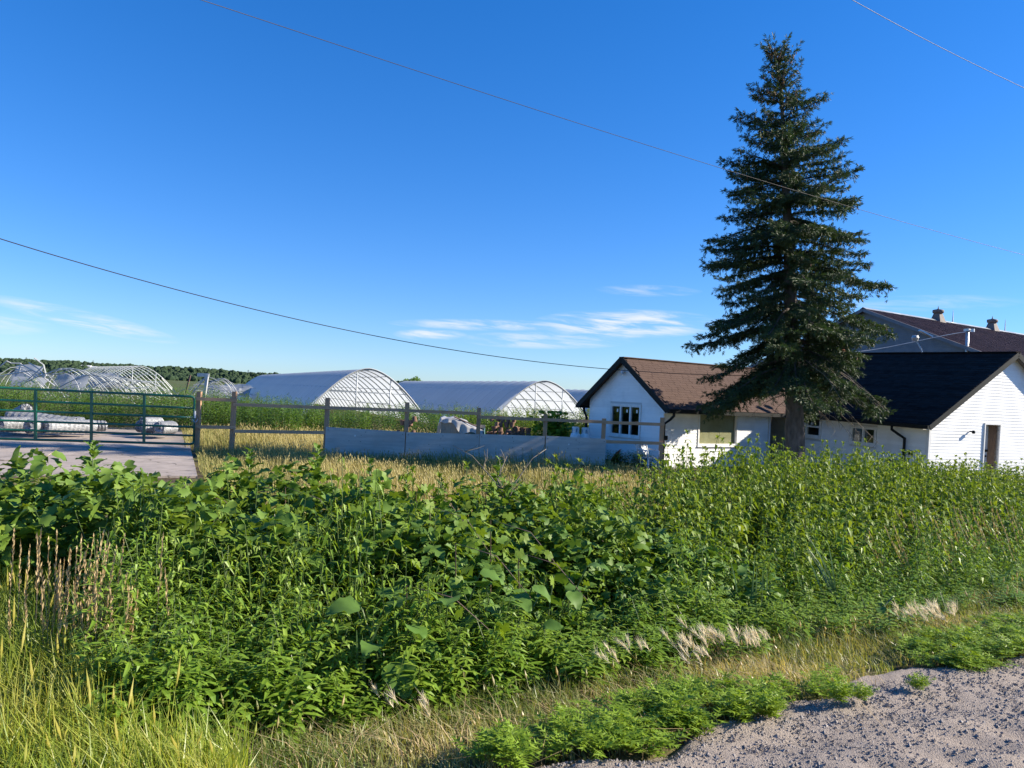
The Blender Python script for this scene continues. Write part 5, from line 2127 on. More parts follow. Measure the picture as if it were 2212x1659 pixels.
def lobed(x, ytop, Y, size, label):
    """tall plant with oak-like leaves, widest at the bottom"""
    p = at(x, ytop, Y)
    zg = float(ground(p.x, p.y))
    H = p.z - zg
    th = thing('lobed_weed', label, 'weed', (p.x, p.y, zg), group='tall lobed weeds along the ditch')
    c = curve(H, random.uniform(.02, .07), 6)
    G().tube(c, np.linspace(.012, .004, 6), 6).build('stem', M_stem, th, smooth=True)
    n = int(22 + H * 16)
    for i in range(n):
        u = .22 + .78 * i / (n - 1)
        ln = size * np.interp(u, [0, .45, .75, 1], [1.45, 1.35, .85, .30]) * random.uniform(.8, 1.2)
        put_leaf(random.choice(LOBE), th, pos_on(c, u), i * GOLD + random.uniform(-.3, .3), random.uniform(-.15, .45) + (.35 if u > .85 else 0), random.uniform(-.3, .3), ln)
    if size > .2:
        for q in range(3):
            br = pos_on(c, random.uniform(.4, .6))
            a = random.uniform(0, 6.28)
            e = br + np.array((math.cos(a) * .25, math.sin(a) * .25, .28))
            G().tube([br, (br + e) / 2 + np.array((0, 0, -.02)), e], (.006, .004, .003), 5).build('side_stem', M_stem, th)
            for i in range(6):
                put_leaf(random.choice(LOBE), th, br + (e - br) * (.3 + .7 * i / 5), i * GOLD, random.uniform(0, .6), 0, size * random.uniform(.4, .65))


for (x, y, Y, s, lab) in ((45, 985, 6.9, .26, 'tall lobed weed at the left edge in front of the driveway'),
                          (205, 957, 6.7, .25, 'tallest lobed weed, standing in front of the gate'),
                          (538, 975, 6.9, .23, 'tall lobed weed in front of the second fence post'),
                          (690, 968, 6.9, .24, 'tall lobed weed in front of the left end of the plywood'),
                          (806, 992, 7.2, .18, 'lobed weed in front of the leftmost plywood sheet'),
                          (872, 1012, 7.3, .16, 'small lobed weed in front of the second plywood sheet'),
                          (950, 1030, 7.2, .15, 'low lobed weed below the joint of the second and third sheets'),
                          (1068, 990, 8.6, .19, 'slim lobed weed beside the bare dead branches'),
                          (-30, 1010, 6.4, .27, 'lobed weed cut off by the left edge of the view'),
                          (130, 1040, 6.2, .26, 'bushy lobed weed between the left edge and the tallest one'),
                          (290, 1030, 6.6, .24, 'bushy lobed weed right of the tallest one'),
                          (620, 1020, 6.5, .22, 'bushy lobed weed between the two weeds before the fence'),
                          (480, 1035, 6.6, .22, 'low lobed weed left of the one before the second post'),
                          (760, 1045, 6.5, .2, 'low lobed weed in front of the golden grass')):
    lobed(x, y, Y, s, lab)


def burdock(x, y, Y, n, size, label, h0=.5):
    p = at(x, y, Y)
    zg = float(ground(p.x, p.y))
    H = max(p.z - zg, .3)
    th = thing('burdock_plant', label, 'burdock', (p.x, p.y, zg), group='large leaved burdocks')
    size *= .72
    n = int(n * 1.6)
    for i in range(n):
        a = i * GOLD + random.uniform(-.3, .3)
        hz = H * (h0 + (1 - h0) * (i + 1) / n)
        r = random.uniform(.08, .32)
        tip = np.array((math.cos(a) * r, math.sin(a) * r, hz * random.uniform(.85, 1)))
        G().tube([(0, 0, 0), tip * np.array((.35, .35, .55)), tip], (.009, .007, .005), 5).build('leaf_stalk', M_stem, th)
        put_leaf(random.choice(BURD), th, tip, a + random.uniform(-.2, .2), random.uniform(-.5, .35), random.uniform(-.35, .35), size * random.uniform(.7, 1.15))


for (x, y, Y, n, s, lab) in ((90, 1150, 5.6, 7, .34, 'burdock with broad dark leaves behind the tall grass at the left edge'),
                             (240, 1120, 5.8, 7, .32, 'burdock with broad leaves right of the dry grass stalks'),
                             (30, 1085, 6.3, 7, .34, 'burdock deep in the shade at the left edge'),
                             (175, 1080, 6.2, 7, .30, 'burdock below the tallest lobed weed'),
                             (360, 1075, 6.2, 6, .28, 'burdock among the weeds below the first fence post'),
                             (850, 1278, 4.53, 9, .30, 'large burdock in the middle of the ditch thicket'),
                             (960, 1228, 4.88, 9, .30, 'burdock with a pale drooping leaf right of the large one'),
                             (1090, 1238, 4.98, 9, .28, 'burdock beside the first nettles'),
                             (1180, 1203, 5.38, 9, .30, 'burdock with bright rims at the edge of the nettle stand'),
                             (760, 1203, 4.98, 8, .26, 'burdock half hidden behind the goldenrod'),
                             (1010, 1150, 6.0, 8, .26, 'burdock higher up behind the vine leaves'),
                             (880, 1140, 6.0, 8, .26, 'burdock in the shaded middle of the thicket'),
                             (1150, 1120, 6.6, 7, .26, 'burdock under the bare dead branches'),
                             (660, 1120, 6.0, 7, .24, 'burdock below the weeds before the plywood'),
                             (1880, 1345, 6.3, 6, .16, 'small dark burdock at the verge by the feathery grass'),
                             (505, 1565, 3.95, 5, .15, 'pale burdock at the foot of the ditch near the road'),
                             (1490, 1345, 5.6, 5, .13, 'small burdock between the verge and the weeds')):
    burdock(x, y, Y, n, s, lab)

# vines climbing over the middle of the thicket
for vi, (x, y, Y, n, lab) in enumerate(((930, 1090, 5.7, 26, 'vine with pale lobed leaves over the left middle of the thicket'),
                                        (985, 1170, 5.2, 30, 'vine with large hanging leaves in the centre of the thicket'),
                                        (1060, 1120, 5.7, 26, 'vine with yellowing leaves near the bare branches'),
                                        (880, 1260, 4.7, 24, 'vine trailing over the burdocks low in the ditch'),
                                        (1120, 1190, 5.5, 24, 'vine reaching the edge of the nettle stand'),
                                        (620, 1050, 6.1, 24, 'vine tangled in the weeds before the fence'),
                                        (420, 1060, 6.2, 22, 'vine tangled in the weeds before the driveway'),
                                        (1050, 1060, 6.9, 26, 'vine over the top of the thicket below the golden grass'),
                                        (900, 1060, 6.5, 26, 'vine over the top of the thicket left of the bare branches'),
                                        (1180, 1085, 7.0, 26, 'vine on top of the thicket beside the nettles'))):
    p = at(x, y, Y)
    zg = float(ground(p.x, p.y))
    th = thing('wild_vine', lab, 'vine', (p.x, p.y, zg), group='vines on the thicket')
    H = p.z - zg
    pts = [(0, 0, 0), (.03, -.02, H * .5), (0, -.05, H)]
    a = random.uniform(-.5, .5)
    pts += [(math.cos(a) * .3, -.12, H * .95), (math.cos(a) * .55, -.2, H * .75)]
    G().tube(pts, (.006, .005, .004, .003, .002), 5).build('stem', M_dark, th, smooth=True)
    for i in range(n):
        q = np.array((max(-.6, min(.6, random.gauss(0, .32))), random.gauss(-.05, .2), min(H + .12, H + random.gauss(-.12, .16))))
        o = link(bpy.data.objects.new('leaf', random.choice(VINE)), th)
        o.matrix_local = Matrix.Translation(Vector(q)) @ Matrix.Rotation(random.uniform(0, 6.28), 4, 'Z') @ Matrix.Rotation(random.uniform(.2, 1.3), 4, 'Y') @ Matrix.Scale(random.uniform(.035, .07), 4)

# mixed leafy undergrowth filling the middle and the left back of the thicket
def leafmass(name, label, cat, n, fill, mat, size, protos):
    g = G()
    X, Y, Z = fill(n)
    k = len(X)
    pk = RNG.integers(0, len(protos), k)
    a = RNG.uniform(0, 2 * np.pi, k)
    pt = RNG.normal(-.1, .55, k)
    rl = RNG.normal(0, .45, k)
    sz = RNG.uniform(*size, k)
    ca, sa, cp, sp, cr, sr = np.cos(a), np.sin(a), np.cos(pt), np.sin(pt), np.cos(rl), np.sin(rl)
    o_ = np.zeros(k)
    i_ = np.ones(k)
    Rz = np.stack([np.stack([ca, -sa, o_], -1), np.stack([sa, ca, o_], -1), np.stack([o_, o_, i_], -1)], 1)
    Ry = np.stack([np.stack([cp, o_, -sp], -1), np.stack([o_, i_, o_], -1), np.stack([sp, o_, cp], -1)], 1)
    Rx = np.stack([np.stack([i_, o_, o_], -1), np.stack([o_, cr, -sr], -1), np.stack([o_, sr, cr], -1)], 1)
    M = Rz @ Ry @ Rx * sz[:, None, None]
    T = np.stack([X, Y, Z], -1)
    for i, (v, f) in enumerate(protos):
        q = pk == i
        tile(g, (v, [f], np.full(len(v), .5)), M[q], T[q], RNG.random(int(q.sum())))
    return tag(g.build(name, mat, smooth=True), label, cat, kind='stuff')


def fill_left(n):
    t, s = RNG.uniform(-1.4, 4.8, n), RNG.uniform(5.0, 7.6, n)
    ok = (s < np.interp(t, [-1.4, 1, 2, 3, 4.8], [7.4, 7.4, 6.8, 6.4, 6.9])) & (s > np.interp(t, [-1.4, .2, .8, 2.2, 4.8], [6.0, 5.9, 5.3, 4.7, 5.0]))
    X, Y = xy(t, s)
    ok &= inview(X, Y)
    t, s, X, Y = t[ok], s[ok], X[ok], Y[ok]
    g0 = ground(X, Y)
    lump = .10 * np.sin(t * 4.1 + s * 2) + .08 * np.sin(t * 8.7 - s * 3)
    top = canopy(t, s) - .10 + lump
    u = RNG.random(len(t)) ** .55
    return X, Y, g0 + .05 + (top - g0 - .05) * u




def broad_lo(wd, droop, up, seed):
    rg = np.random.default_rng(seed)
    us, bs_ = np.array([0, .18, .38, .58, .8, 1.0]), np.array([.3, 1.1, .62, 1.0, .55, 0]) * (1 + rg.normal(0, .12, 6))
    v, rows, x, z, prev = [], [], 0, 0, 0
    for i, u in enumerate(us):
        th = up - droop * (u + prev) / 2
        x += math.cos(th) * (u - prev)
        z += math.sin(th) * (u - prev)
        prev = u
        hw = max(bs_[i], 0) * wd / 2
        rows.append(len(v))
        v += [(x, hw, z + .25 * hw + rg.normal(0, .03)), (x, 0, z), (x, -hw, z + .25 * hw + rg.normal(0, .03))]
    f = []
    for a, b in zip(rows, rows[1:]):
        for q in (0, 1):
            f += [(a + q, a + q + 1, b + q + 1), (a + q, b + q + 1, b + q)]
    return np.array(v, float), np.array(f)


LB = [broad_lo(.66, random.uniform(.4, 1.2), random.uniform(.1, .5), 90 + i) for i in range(6)]
LP_ = [palm(.6, 50 + i) for i in range(3)]
leafmass('lobed_undergrowth', 'lobed leaves crowding the back of the ditch on the left', 'weeds', 11000, fill_left, M_lobed, (.07, .17), LB)
leafmass('vine_undergrowth', 'vine leaves crowding the middle of the ditch thicket', 'weeds', 5500, fill_left, M_vine, (.05, .11), LP_)


def fill_mid(n):
    t, s = RNG.uniform(2.2, 5.2, n), RNG.uniform(4.3, 6.2, n)
    ok = (s < np.interp(t, [2.2, 5.2], [5.6, 5.6]))
    t, s = t[ok], s[ok]
    X, Y = xy(t, s)
    g0 = ground(X, Y)
    top = canopy(t, s) - .22 + .12 * np.sin(t * 5 + s * 3)
    u = RNG.random(len(t)) ** .6
    return X, Y, g0 + .04 + (top - g0) * u


leafmass('mixed_undergrowth', 'dark mixed leaves low in the middle of the ditch', 'weeds', 5500, fill_mid, M_burdock, (.06, .15), LB + LP_)


# ------------------------------------------------------------------ grasses
def blades(g, X, Y, Z, h, wd, lean_dir, lean, var, curl=.35):
    """three-level bent blades"""
    k = len(X)
    if k == 0:
        return
    a = RNG.uniform(0, 2 * np.pi, k)
    wx, wy = np.cos(a) * wd / 2, np.sin(a) * wd / 2
    lx, ly = np.cos(lean_dir) * lean, np.sin(lean_dir) * lean
    V = np.zeros((k, 5, 3))
    V[:, 0] = np.stack([X - wx, Y - wy, Z], -1)
    V[:, 1] = np.stack([X + wx, Y + wy, Z], -1)
    mx, my, mz = X + lx * h * .38, Y + ly * h * .38, Z + h * .58
    V[:, 2] = np.stack([mx - wx * .8, my - wy * .8, mz], -1)
    V[:, 3] = np.stack([mx + wx * .8, my + wy * .8, mz], -1)
    V[:, 4] = np.stack([X + lx * h * (1 + curl), Y + ly * h * (1 + curl), Z + h * (1 - .45 * np.minimum(lean, 1) * curl * 2)], -1)
    f = np.array(((0, 1, 3), (0, 3, 2), (2, 3, 4)))
    b = g.n
    g.v.append(V.reshape(-1, 3))
    g.a.append(np.repeat(np.clip(var, 0, 1), 5))
    g.f.append((f[None] + (np.arange(k) * 5)[:, None, None] + b).reshape(-1, 3))
    g.n += 5 * k


def heads(g, X, Y, Z, ln, wd, dx, dy, var):
    """slender seed heads: four-sided spindles"""
    k = len(X)
    if k == 0:
        return
    V = np.zeros((k, 6, 3))
    ax_ = np.stack([dx, dy, np.ones(k)], -1)
    ax_ /= np.linalg.norm(ax_, axis=1)[:, None]
    B = np.stack([X, Y, Z], -1)
    e1 = np.cross(ax_, np.array((0, 1.0, 0)))
    e1 /= np.linalg.norm(e1, axis=1)[:, None] + 1e-9
    e2 = np.cross(ax_, e1)
    m = B + ax_ * (ln * .4)[:, None]
    V[:, 0] = B
    V[:, 1], V[:, 2] = m + e1 * wd[:, None], m + e2 * wd[:, None]
    V[:, 3], V[:, 4] = m - e1 * wd[:, None], m - e2 * wd[:, None]
    V[:, 5] = B + ax_ * ln[:, None]
    f = np.array(((0, 2, 1), (0, 3, 2), (0, 4, 3), (0, 1, 4), (5, 1, 2), (5, 2, 3), (5, 3, 4), (5, 4, 1)))
    b = g.n
    g.v.append(V.reshape(-1, 3))
    g.a.append(np.repeat(np.clip(var, 0, 1), 6))
    g.f.append((f[None] + (np.arange(k) * 6)[:, None, None] + b).reshape(-1, 3))
    g.n += 6 * k


def lawn(name, label, mat, t0, t1, s0, s1, n, hfun, wd, varfun, keepfun=None, headp=0.0, leanm=.35, lead=2.6):
    t, s = RNG.uniform(t0, t1, n), RNG.uniform(s0, s1, n)
    X, Y = xy(t, s)
    ok = inview(X, Y, 120) & (Y > 1.5)
    if keepfun is not None:
        ok &= keepfun(t, s, X, Y)
    t, s, X, Y = t[ok], s[ok], X[ok], Y[ok]
    k = len(t)
    Z = ground(X, Y) - .01
    h = hfun(t, s) * RNG.uniform(.55, 1.2, k)
    g = G()
    ld = RNG.normal(lead, 1.0, k)
    le = np.abs(RNG.normal(leanm, leanm * .6, k))
    v = varfun(t, s) + RNG.normal(0, .17, k)
    blades(g, X, Y, Z, h, RNG.uniform(wd * .6, wd * 1.3, k), ld, le, v)
    if headp:
        q = RNG.random(k) < headp
        hh = h[q] * RNG.uniform(1.0, 1.35, q.sum())
        l2 = np.abs(RNG.normal(.15, .1, q.sum()))
        dx, dy = np.cos(ld[q]) * l2, np.sin(ld[q]) * l2
        blades(g, X[q], Y[q], Z[q], hh, np.full(q.sum(), wd * .5), ld[q], l2, v[q] + .25, .1)
        heads(g, X[q] + dx * hh * .95, Y[q] + dy * hh * .95, Z[q] + hh * .8, hh * .26, np.full(q.sum(), .0055) * (1 + Y[q] / 14), dx * 2, dy * 2, v[q] + .45)
    return tag(g.build(name, mat), label, 'grass', kind='stuff')


# roadside verge
lawn('verge_grass', 'short yellowish grass along the edge of the gravel road', M_verge, -2, 14, 2.72, 4.15, 46000,
     lambda t, s: np.interp(s, [2.7, 3.1, 3.6, 4.1], [.05, .10, .17, .22]), .006,
     lambda t, s: .33 + .30 * np.sin(t * 1.7 + 1) * np.sin(s * 3 + t) + .12 * np.sin(t * 5.3),
     keepfun=lambda t, s, X, Y: s > 2.78 + .09 * np.sin(t * 1.9) + .08 * np.sin(t * 4.3 + 1) + .05 * np.sin(t * 11), headp=.012, leanm=.45)
# flattened straw in the verge
lawn('verge_straw', 'pale flattened straw lying in the road verge', M_straw, -2, 13, 2.66, 4.0, 5200,
     lambda t, s: .13 + 0 * t, .005, lambda t, s: .5 + 0 * t,
     keepfun=lambda t, s, X, Y: (np.sin(t * 1.9 + 2) + np.sin(t * .8 + s * 2) > -.1) & (s > 2.7 + .08 * np.sin(t * 3.7)), leanm=1.8)
# tall grass at the lower left
lawn('tall_grass', 'tall yellow green grass in the lower left corner', M_grass, -3.2, .95, 2.9, 7.0, 40000,
     lambda t, s: np.interp(s, [2.9, 3.8, 4.6, 6], [.26, .42, .52, .58]), .0075,
     lambda t, s: .38 + .22 * np.sin(t * 3.1 + s * 2) + .12 * np.sin(s * 5),
     keepfun=lambda t, s, X, Y: (t < np.interp(s, [2.9, 3.6, 4.2, 5, 7], [.75, .5, .22, .15, -.3]) + .14 * np.sin(s * 6)), headp=.02, leanm=.32)
# thin grass between the weeds and the driveway
lawn('lot_grass', 'rough green grass between the ditch and the concrete', M_verge, -12, 12, 6.6, 16, 26000,
     lambda t, s: .16 + 0 * t, .013, lambda t, s: .35 + .2 * np.sin(t + s) + 0 * t,
     keepfun=lambda t, s, X, Y: (X < -4.8 - .45 * (Y - 12)) & (Y < 17.0), leanm=.5)


def field(name, label, n, keep, h, var, wd=.016, headp=.16, x0=-11, x1=9, y0=9, y1=36):
    X, Y = RNG.uniform(x0, x1, n), RNG.uniform(y0, y1, n)
    ok = keep(X, Y) & inview(X, Y, 60)
    X, Y = X[ok], Y[ok]
    k = len(X)
    Z = ground(X, Y) - .01
    hh = h(X, Y) * RNG.uniform(.6, 1.2, k)
    g = G()
    ld = RNG.normal(2.8, .9, k)
    le = np.abs(RNG.normal(.25, .18, k))
    v = var(X, Y) + RNG.normal(0, .16, k)
    blades(g, X, Y, Z, hh, wd * RNG.uniform(.6, 1.2, k), ld, le, v)
    q = RNG.random(k) < headp
    h2 = hh[q] * 1.12
    l2 = np.abs(RNG.normal(.14, .08, q.sum()))
    dx, dy = np.cos(ld[q]) * l2, np.sin(ld[q]) * l2
    blades(g, X[q], Y[q], Z[q], h2, np.full(q.sum(), wd * .45), ld[q], l2, v[q] + .1, .1)
    heads(g, X[q] + dx * h2 * .9, Y[q] + dy * h2 * .9, Z[q] + h2 * .78, h2 * .24, np.full(q.sum(), .011), dx * 2, dy * 2, v[q] + .28)
    return tag(g.build(name, mat_field, smooth=False), label, 'grass', kind='stuff')


mat_field = M_field


def pad_edge(Y):
    return pr0.x + (Y - pr0.y) * (pr1.x - pr0.x) / (pr1.y - pr0.y)


def infield(X, Y):
    t, s = st(X, Y)
    sb = np.interp(t, [-1, 1, 3, 4, 5.5, 7.7, 10.5, 19], [7.2, 7.2, 6.5, 6.9, 7.4, 8.4, 9.3, 9.4])
    return (s > sb) & (X > pad_edge(Y) + .1)


field('golden_grass', 'golden dry grass field in front of the plywood fence', 46000,
      lambda X, Y: infield(X, Y) & (Y < 23.6) & (Y > 8.5), lambda X, Y: .27 + .05 * np.sin(X * 1.3 + Y),
      lambda X, Y: .36 + .20 * np.sin(X * .9 + Y * .6) - .25 * sstep(-5, -8.5, X) * sstep(20, 15, Y), x0=-11, x1=10, y0=9, y1=23.7)
field('golden_grass_behind', 'golden dry grass behind the wooden rails', 17000,
      lambda X, Y: (X > pad_edge(Y) - .2) & (Y > 23.6) & (X < 2), lambda X, Y: .40 + .06 * np.sin(X * 1.1), lambda X, Y: .42 + .2 * np.sin(X * .8 + Y * .5), x0=-14, x1=2, y0=23.6, y1=34)

# low bright ragweed along the gravel
k = 900
t_, s_ = RNG.uniform(-1.0, 12, k), RNG.uniform(2.66, 3.5, k)
pat = np.sin(t_ * 1.35 - .9) + .5 * np.sin(t_ * 3.1 + 1)
ok = (t_ > 1.5) & (s_ < np.interp(t_, [1.5, 1.9, 2.5, 3.2, 3.6, 4.0, 4.6, 5.0, 5.6, 7, 12], [2.85, 3.0, 3.14, 3.18, 2.98, 2.88, 2.90, 3.2, 3.32, 3.3, 3.35]) + .06 * pat) & (RNG.random(k) < .35 + .4 * (patchy(t_ * 1.6, s_ * 2.5) > -.25))
X_, Y_ = xy(t_, s_)
ok &= inview(X_, Y_) & (s_ > 2.70 + .1 * np.sin(t_ * 1.9) + .08 * np.sin(t_ * 4.3 + 1))
t_, s_ = t_[ok], s_[ok]
hg = RNG.uniform(.40, .75, len(t_))
M, T = plant_frames(t_, s_, hg, .1)
for i in range(len(M)):
    M[i] *= 1.0
sow(RAG, M, T, RNG.random(len(t_)), M_rag, 'ragweed_mat', 'bright green low ragweed along the gravel edge', 'weeds', 40, 'ragweed_plant', 'small bright ragweed at the very edge of the gravel', 'ragweed at the gravel edge')
# seedlings out on the gravel
for (x, y, lab) in ((1815, 1530, 'tuft of green on the open gravel, larger of the pair'), (1862, 1523, 'tiny green tuft right of the larger one on the gravel'),
                    (1665, 1560, 'feathery green seedling standing on the gravel edge'), (1985, 1500, 'single green sprig far out on the gravel')):
    p = onz(x, y, .41)
    t_o = thing('gravel_seedling', lab, 'weed', p, group='seedlings on the gravel')
    for i in range(3):
        pr = RAG[i]
        a = G()
        tile(a, pr[1], (rotz(i * 2.1) * (.45 if y < 1530 else .6))[None], np.zeros((1, 3)) + np.array((i * .02 - .02, i * .012, 0)), np.array([.6]))
        a.build('foliage', M_rag, t_o, kind='stuff')

# feathery barley heads
def barley(x, y, Y, n, label):
    p = at(x, y, Y)
    zg = float(ground(p.x, p.y))
    th = thing('foxtail_barley', label, 'grass clump', (p.x, p.y, zg), group='foxtail barley clumps')
    H = max(p.z - zg, .2)
    gs, gh = G(), G()
    for i in range(n):
        a = random.gauss(3.3, .5)
        tip = np.array((math.cos(a) * .06 + random.gauss(0, .07), random.gauss(0, .05), H * random.uniform(.75, 1.05)))
        base = np.array((random.gauss(0, .04), random.gauss(0, .03), 0))
        gs.tube([base, (base + tip) / 2 + np.array((.02, 0, .03)), tip], .0016, 3)
        d = np.array((-.55 + random.gauss(0, .2), random.gauss(0, .2), .75))
        d /= np.linalg.norm(d)
        for q in range(30):
            o_ = tip + d * (.055 * q / 30)
            e = d * random.uniform(.035, .07) + np.array([random.gauss(0, .016) for _ in range(3)])
            sd_ = np.cross(e, (random.gauss(0, 1), random.gauss(0, 1), random.gauss(0, .6)))
            sd_ = sd_ / np.linalg.norm(sd_) * .0017
            gh.add([o_ - sd_, o_ + sd_, o_ + e], [(0, 1, 2)])
    gs.build('stalks', M_verge, th, kind='stuff')
    gh.build('heads', M_awn, th, kind='stuff')


for (x, y, Y, n, lab) in ((1385, 1395, 4.73, 5, 'few feathery barley heads left of the main drift'), (1350, 1420, 4.58, 4, 'pair of feathery barley heads low in the verge'),
                          (1510, 1385, 4.98, 11, 'feathery barley clump at the left of the drift before the nettles'), (1555, 1372, 5.13, 15, 'largest feathery barley clump in the drift'),
                          (1610, 1382, 5.13, 15, 'feathery barley clump right in the middle of the drift'), (1655, 1392, 5.18, 7, 'feathery barley clump at the right end of the drift'),
                          (1520, 1432, 4.58, 6, 'low feathery barley clump below the drift'), (1990, 1325, 5.98, 10, 'feathery barley clump by the small dark burdock'),
                          (2035, 1335, 5.78, 14, 'pale feathery barley clump nearest the right edge'), (2055, 1318, 6.18, 8, 'feathery barley clump behind the pale one'),
                          (850, 1515, 4.1, 2, 'single feathery barley head before the goldenrod'), (905, 1545, 3.9, 3, 'feathery barley heads low before the goldenrod')):
    barley(x, y, Y, n, lab)


# tall dry reed grass with plumes
def reed(x, y, Y, n, spread, label, lean=.12, tall=(.75, 1.05)):
    p = at(x, y, Y)
    zg = float(ground(p.x, p.y))
    th = thing('dry_reed_grass', label, 'grass clump', (p.x, p.y, zg), group='dry reed grass clumps')
    H = p.z - zg
    gs, gh = G(), G()
    for i in range(n):
        b = np.array((random.gauss(0, spread), random.gauss(0, spread), 0))
        h = H * random.uniform(*tall)
        tip = b + np.array((random.gauss(-lean, .08) * h, random.gauss(0, .06) * h, h))
        m = (b + tip) / 2 + np.array((.02 * h, 0, .03 * h))
        gs.tube([b, m, tip], (.0026, .002, .0012), 3)
        for q in range(24):
            u = .62 + .38 * q / 24
            o_ = m + (tip - m) * ((u - .5) * 2)
            a = random.uniform(0, 6.28)
            r = .010 * (1.15 - (u - .62) / .38)
            e = np.array((math.cos(a) * r, math.sin(a) * r, .026))
            wv = np.array((math.cos(a * 3.7), math.sin(a * 3.7), .2)) * .0042
            gh.add([o_, o_ + e * .6 + wv, o_ + e * 1.3, o_ + e * .6 - wv], [(0, 1, 2), (0, 2, 3)])
    gs.build('stalks', M_straw, th, kind='stuff')
    gh.build('plumes', M_straw, th, kind='stuff')


reed(150, 1150, 4.35, 44, .17, 'dry beige reed grass plumes standing over the tall grass on the left', lean=-.06, tall=(.6, 1.05))
reed(215, 1235, 4.1, 34, .12, 'dry reed grass plumes lower down right of the big clump', tall=(.55, 1.0), lean=-.05)
reed(60, 1420, 4.2, 6, .2, 'thin dry reed stalks in the lower left corner')
reed(2130, 1105, 9.2, 36, .32, 'dry beige reed grass bending left at the right edge', lean=.4, tall=(.7, 1.05))
reed(2020, 1145, 8.2, 12, .2, 'small clump of dry reeds bending over the weeds on the right', lean=.45)
reed(2200, 1090, 10, 26, .3, 'dry reed grass cut off by the right edge', lean=.3)


# sword leaves
def sword(x, y, Y, n, lean, label, ln=1.0):
    p = at(x, y, Y)
    zg = float(ground(p.x, p.y))
    th = thing('cattail_plant', label, 'reed plant', (p.x, p.y, zg), group='sword leaved reeds')
    H = p.z - zg
    for i in range(n):
        h = H * random.uniform(.8, 1.05) * ln
        lx = lean + random.gauss(0, .12)
        bx = random.gauss(0, .05)
        v, f = [], []
        for q in range(6):
            u = q / 5
            wv = .012 * (1 - u ** 3) + .0006
            v += [(bx + lx * h * u * u - wv, random.gauss(0, .002), h * u), (bx + lx * h * u * u + wv, .004, h * u)]
            if q:
                f.append((2 * q - 2, 2 * q - 1, 2 * q + 1, 2 * q))
        G().add(v, f).build('blade', M_cattail, th, smooth=True)


sword(1640, 1190, 6.3, 6, .03, 'sword leaved reed standing upright before the nettles')
sword(1815, 1160, 6.8, 7, -.32, 'sword leaved reed leaning left before the nettles')
sword(775, 1330, 4.3, 4, .05, 'broad sword leaved reed in the ditch under the burdocks')

# bare dead branches over the thicket
for (pts, lab) in (([(1095, 1075), (1060, 1030), (1020, 985), (978, 962)], 'bare dead branch leaning left over the thicket'),
                   ([(1100, 1075), (1115, 1040), (1150, 990), (1180, 970)], 'bare dead branch forking right over the thicket'),
                   ([(1090, 1070), (1075, 1040), (1085, 1010), (1095, 985)], 'thin upright dead twig between the two dead branches')):
    o_ = at(*pts[0], 7.2)
    th = thing('dead_branch', lab, 'branch', o_, group='dead branches over the thicket')
    Q = [np.array(tuple(at(x, y, 7.2 + .05 * i) - o_)) for i, (x, y) in enumerate(pts)]
    Q = [Q[0] + np.array((0, 0, -.5))] + Q
    G().tube(Q, np.linspace(.010, .0025, len(Q)), 5).build('limb', M_twig, th, smooth=True)
    g = G()
    for i in range(7):
        b = Q[1 + i % 3] * .6 + Q[2 + i % 3] * .4 if i % 3 < 3 else Q[2]
        e = b + np.array((random.gauss(0, .10), random.gauss(0, .05), random.uniform(.04, .2)))
        g.tube([b, (b + e) / 2 + np.array((.015, 0, 0)), e], (.004, .003, .0015), 4)
    g.build('twigs', M_twig, th)

# ------------------------------------------------------------------ weeds behind the fence and gate
def back_weeds(name, label, n, x0, x1, y0, y1, hfun, keep=None, cat='weeds', mat=None):
    X, Y = RNG.uniform(x0, x1, n), RNG.uniform(y0, y1, n)
    ok = inview(X, Y, 80)
    if keep:
        ok &= keep(X, Y)
    X, Y = X[ok], Y[ok]
    h = hfun(X, Y) * RNG.normal(.95, .12, len(X))
    M, T = plant_framesXY(X, Y, h, .08, (1.3, 1.3))
    sow(FAR, M, T, np.clip(.4 + .25 * np.sin(X * .9 + Y) + RNG.normal(0, .2, len(X)), 0, 1), mat or M_far, name, label, cat, 0, '', '', '')


back_weeds('weed_bank', 'bank of tall green weeds behind the driveway and the gate', 1200, -25, -8.5, 30.5, 36, lambda X, Y: 1.52 + .10 * np.sin(X * .8), keep=lambda X, Y: (X > -40 + 0 * Y))
back_weeds('weed_bank_behind_rails', 'bank of green weeds behind the golden grass and the rails', 1000, -14, 0, 33, 39, lambda X, Y: 1.22 + .12 * np.sin(X * .9) + .10 * sstep(-5, -3, X))
back_weeds('bush_bank', 'leafy green bushes behind the plywood fence and the pots', 950, -2.5, 8, 30.2, 34, lambda X, Y: 1.42 + .10 * np.sin(X * 1.7) + .42 * sstep(2.0, 4.2, X), mat=M_vine)
back_weeds('shrub', 'dark low shrub against the bungalow wall under the window', 60, 3.2, 4.6, 24.3, 24.95, lambda X, Y: .50 + 0 * X, cat='shrub', mat=M_far)
# vine bush in front of the pots near the tanks
g = None


def fill_vb(n):
    X = RNG.normal(at(1195, 930, 27.6).x, .30, n)
    Y = RNG.normal(27.7, .25, n)
    Z = np.abs(RNG.normal(.75, .38, n))
    return X, Y, np.minimum(Z, 1.45)


leafmass('vine_bush', 'leafy vine bush between the pot heap and the propane cylinders', 'bush', 900, fill_vb, M_vine, (.12, .22), LP_)
